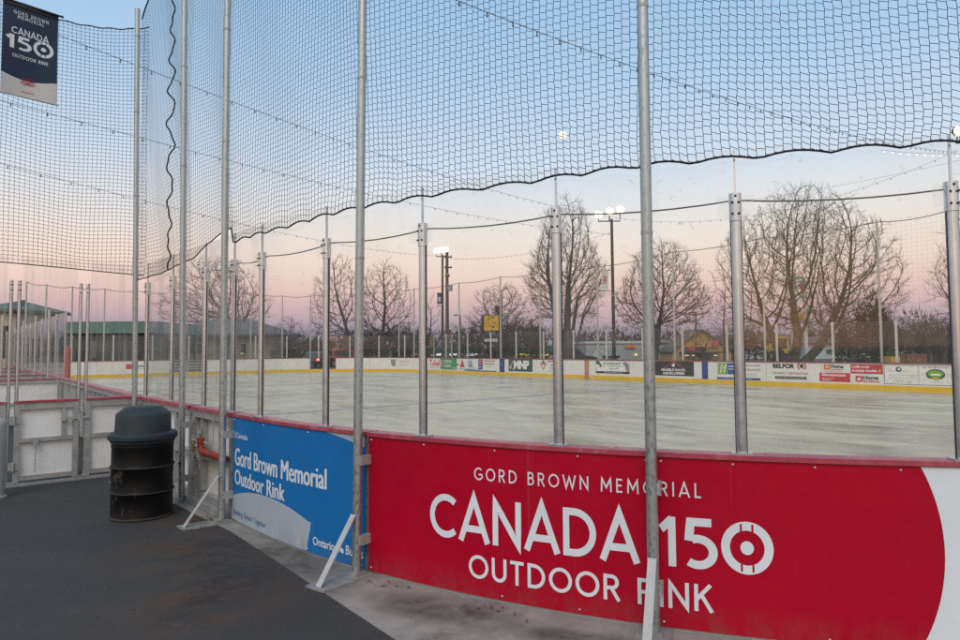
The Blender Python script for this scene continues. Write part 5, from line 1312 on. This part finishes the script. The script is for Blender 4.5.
# yellow billboard
Y=76; b=at(490,352,Y); b.z=-.08
r=thing('billboard','ochre yellow billboard with dark side above white lettered board','sign',b)
V=lambda x,y,o=0:Vector((at(x,y,Y).x,Y-o,at(x,y,Y).z))
for px in (483,497): mb=MB(); p=at(px,350,Y+.15); mb.box((p.x-.12,Y+.03,-.08),(p.x+.12,Y+.27,at(px,316,Y).z)); mb.build('post',M['blackpole'],r)
mb=MB(); a=V(481.5,331.2);c=V(499.5,314.8); mb.box((a.x,Y-.15,a.z),(c.x,Y+.02,c.z)); mb.build('frame',M['blackpole'],r)
mb=MB(); a=V(484,330.6);c=V(498.6,315.5); mb.box((a.x,Y-.20,a.z),(c.x,Y-.152,c.z))
rg=random.Random(3)
for i in range(9):
    x=rg.uniform(485,496);y=rg.uniform(317,329); mb.tube([V(x,y,.205),V(x+rg.uniform(.5,2.2),y-rg.uniform(-.8,1.5),.205)],.05,4,1)
mb.build('face',[M['signyellow'],M['shed_dark']],r)
mb=MB(); a=V(484,342.5);c=V(498,338);mb.box((a.x,Y-.20,a.z),(c.x,Y-.0,c.z),0)
for i in range(8): x=484.6+i*1.65; mb.add([V(x,341.6,.203),V(x+.9,341.6,.203),V(x+.9,338.8,.203),V(x,338.8,.203)],[(0,1,2,3)],1)
mb.build('lower_board',[M['shed_dark'],M['e_sign']],r)
# traffic signals on slim masts
for i,(px,y0,y1,lab) in enumerate(((450,329.5,339,'amber traffic signal head just right of the wooden utility pole'),(432.3,337.5,347,'small amber traffic signal left of the far floodlight pole'),(553.5,327.5,335.5,'amber traffic signal partly behind the post at tall tree'))):
    Y=70; b=at(px+1.6,352,Y); b.z=-.08; r=thing('traffic_signal',lab,'traffic light',b,0,'amber traffic signals')
    mb=MB(); mb.tube([b,at(px+1.6,y0-1,Y)],.07,8); mb.build('mast',M['post_far'],r,40)
    a=at(px-1.8,y1,Y);c=at(px+1.6,y0,Y); mb=MB(); mb.box((a.x,Y-.32,a.z),(c.x-.08,Y-.08,c.z)); h=mb.build('housing',M['amber'],r)
    for k in range(3):
        p=at(px-.1,y0+(y1-y0)*(k+.5)/3,Y); mb=MB(); mb.tube([Vector((p.x,Y-.36,p.z)),Vector((p.x,Y-.33,p.z))],.12,10); mb.build('lens',M['shed_dark'],h)
# small street lamps
for px,yt,Y,lab in ((460.3,315,68,'slim dark street lamp between wooden pole and yellow billboard'),(696,312.3,66,'slim dark street lamp in front of the ochre gabled shop')):
    b=at(px,352,Y); b.z=-.08; tp=at(px,yt,Y); r=thing('street_lamp',lab,'street lamp',b,0,'slim street lamps')
    mb=MB(); mb.tube([b,tp],[.08,.055],8); mb.build('shaft',M['blackpole'],r,40); mb=MB(); mb.bar(tp,tp+Vector((-.32,0,.02)),.06,.06); mb.obox(tp+Vector((-.45,0,-.02)),(.2,0,0),(0,.12,0),(0,0,.05)); mb.build('head',M['blackpole'],r)
# parked vehicles
def car(label,p,rz,paint,lit=False,h=1.5):
    r=thing('parked_car',label,'car',p,rz)
    fn=lambda x,y,d: r.matrix_world@Vector((x,d,y))
    mb=MB(); mb.prism([(-2.15,.32),(2.1,.32),(2.2,.55),(2.12,.78),(1.15,.95),(-1.6,1.0),(-2.15,.92),(-2.22,.6)],fn,-.88,.88); mb.prism([(-1.55,.99),(.95,.95),(.35,h-.08),(-.1,h),(-1.1,h),(-1.5,h-.12)],fn,-.74,.74); mb.build('body',paint,r)
    mb=MB()
    mb.prism([(-1.38,1.03),(.72,1.0),(.22,h-.13),(-1.2,h-.13)],fn,-.748,.748); mb.build('side_window',M['winglass'],r)
    mb=MB(); mb.prism([(-1.56,1.04),(-1.54,1.04),(-1.50,h-.16),(-1.52,h-.16)],fn,-.62,.62); mb.build('rear_window',M['winglass'],r)
    for x in (-1.35,1.35):
        for d in (-.82,.82):
            mb=MB(); mb.tube([fn(x,.33,d-.1),fn(x,.33,d+.1)],.33,16); w=mb.build('wheel',M['tyre'],r,40); mb=MB(); mb.tube([fn(x,.33,d-.11),fn(x,.33,d+.11)],.2,12); mb.build('rim',M['galv_old'],w,40)
    for d in (-.68,.68):
        mb=MB(); mb.prism([(-2.25,.66),(-2.18,.66),(-2.16,.86),(-2.22,.86)],fn,d-.12,d+.12); mb.build('tail_light',M['e_tail'] if lit else M['ad_red'],r)
        mb=MB(); mb.prism([(2.12,.6),(2.215,.6),(2.17,.76),(2.1,.76)],fn,d-.18,d+.18); mb.build('headlight',M['palewall'],r)
p=at(319,352,66); car('dark car with lit red tail lights seen through open far boards',Vector((p.x,66,-.08)),R(84),M['carpaint_dark'],True)
p=at(347,352,69); car('red car parked behind the far boards by street trees',Vector((p.x,69,-.08)),R(20),M['carpaint_red'],False,1.75)
p=at(573,352,66); car('dark parked car right of the tall tree trunk',Vector((p.x,66,-.08)),R(8),M['carpaint_dark'],False,1.7)
# coloured snow fence / play patch right
mb=MB(); a=at(888,352,37); 
for i in range(22):
    x=at(886+i*2.1,350,37).x; mb.box((x,37,-.08),(x+.085,37.03,1.22+.03*math.sin(i*2.3)))
for z in (.3,.9): mb.box((at(886,350,37).x,37.031,z),(at(933,350,37).x,37.06,z+.06))
tag(mb.build('snow_fence',pm('faded_orange_slats',(.22,.085,.05),.8,0,.4,3)),'faded orange slat fence under the dark brush, behind framed notices','fence')
r=thing('planter','green and yellow low planter behind the far boards beside snow fence','planter',Vector((at(892,350,36).x,36,-.08)))
mb=MB(); a=at(888.5,350,36).x;c=at(897.5,350,36).x; mb.box((a,35.8,-.08),(c,36.4,1.1)); mb.build('box',M['signyellow'],r)
mb=MB(); clumps(mb,Vector(((a+c)/2,36.1,1.2)),(c-a)/2,.3,.22,300,random.Random(4),.16,.03); mb.build('foliage',pm('planter_green',(.06,.13,.03),.9),r)
# fallen leaves along the boards
mb=MB(); rg=random.Random(21)
spots=[(3.55,.35,16),(3.4,.2,14),(2.5,.3,18),(2.2,.42,10),(6.25,.14,8),(6.4,.12,5),(7.1,.13,6),(7.25,.2,3),(5.2,.25,4),(4.3,.22,3),(1.3,.30,14)]
for t,o,n in spots:
    for i in range(n):
        p=P(t+rg.gauss(0,.10),o+abs(rg.gauss(0,.07)),-.046+rg.uniform(0,.012)); a=rg.uniform(0,6.28); l=rg.uniform(.008,.024); w=l*.55; e=Vector((math.cos(a),math.sin(a),rg.uniform(-.3,.3))); f=Vector((-math.sin(a),math.cos(a),rg.uniform(-.4,.4)))
        mb.add([p-e*l,p-f*w+Vector((0,0,.003)),p+e*l,p+f*w+Vector((0,0,.004))],[(0,1,2,3)])
for i in range(70):
    x=rg.uniform(-6,-.6); y=rg.uniform(4.4,9.0)
    q=Vector((x,y,0))-OV
    if q.dot(NV)>-.5: continue
    a=rg.uniform(0,6.28); l=rg.uniform(.006,.020); w=l*rg.uniform(.3,.7); e=Vector((math.cos(a),math.sin(a),.1)); f=Vector((-math.sin(a),math.cos(a),rg.uniform(-.3,.3))); p=Vector((x,y,-.048))
    mb.add([p-e*l,p-f*w,p+e*l,p+f*w],[(0,1,2,3)])
tag(mb.build('fallen_leaves',M['leaf']),'scattered brown fallen leaves along the foot of the boards','leaves',None,'stuff')
# moon
p=at(563,135,1500); mb=MB(); mb.ball(p,4.1*1500/FPX,0,32,16); tag(mb.build('moon',M['e_moon'],None,60),'small pale full moon in the blue part of the sky','moon')

# ================================================================== sky and light
wd=bpy.data.worlds.new('World'); scene.world=wd; wd.use_nodes=True; nt=wd.node_tree; N=nt.nodes; L=nt.links; N.clear()
out=N.new('ShaderNodeOutputWorld'); tc=N.new('ShaderNodeTexCoord'); sp=N.new('ShaderNodeSeparateXYZ'); L.new(tc.outputs['Generated'],sp.inputs[0])
stops=[(0.0,(112,112,135)),(.022,(130,133,158)),(.040,(170,153,175)),(.058,(198,165,180)),(.085,(219,186,187)),(.118,(227,205,199)),(.155,(225,213,209)),(.205,(212,214,221)),(.275,(187,204,225)),(.36,(164,193,222)),(.46,(148,184,217)),(.7,(174,193,212)),(1.0,(186,193,205))]
cr_=ramp(N,L,sp.outputs['Z'],[(p,srgb(*c)) for p,c in stops])
# the afterglow behind the camera
gl=ramp(N,L,sp.outputs['Z'],[(0,(.55,.42,.34)),(.08,(.66,.55,.47)),(.22,(.86,.82,.80)),(.6,(.80,.84,.88)),(1,srgb(182,190,204))])
fy=rampf(N,L,sp.outputs['Y'],.25,-.7,0,1); col=mixc(N,L,fy,cr_,gl)
bg=N.new('ShaderNodeBackground'); L.new(col,bg.inputs[0]); bg.inputs[1].default_value=1.0
sk=N.new('ShaderNodeTexSky'); sk.sky_type='NISHITA'; sk.sun_disc=False; sk.sun_elevation=R(2); sk.sun_rotation=R(188)
b2=N.new('ShaderNodeBackground'); L.new(sk.outputs[0],b2.inputs[0]); b2.inputs[1].default_value=.05
ad=N.new('ShaderNodeAddShader'); L.new(bg.outputs[0],ad.inputs[0]); L.new(b2.outputs[0],ad.inputs[1]); L.new(ad.outputs[0],out.inputs[0])
su=bpy.data.lights.new('sun','SUN'); su.energy=1.0; su.angle=R(30); su.color=(1,.95,.90); so=bpy.data.objects.new('sun',su); COL.objects.link(so)
el=R(48); az=R(12); dirv=Vector((math.sin(az)*math.cos(el),math.cos(az)*math.cos(el),-math.sin(el)))   # light travels away from the viewer
so.rotation_euler=dirv.to_track_quat('-Z','Y').to_euler()

vs_=scene.view_settings; vs_.view_transform='Standard'; vs_.look='None'; vs_.exposure=.10; vs_.gamma=1; vs_.use_curve_mapping=False
scene.render.engine='CYCLES'; cy=scene.cycles
cy.transparent_max_bounces=48; cy.max_bounces=8; cy.diffuse_bounces=3; cy.glossy_bounces=3; cy.transmission_bounces=4
cy.sample_clamp_indirect=4; cy.caustics_reflective=False; cy.caustics_refractive=False; cy.use_adaptive_sampling=True; cy.adaptive_threshold=.01
cy.use_denoising=False
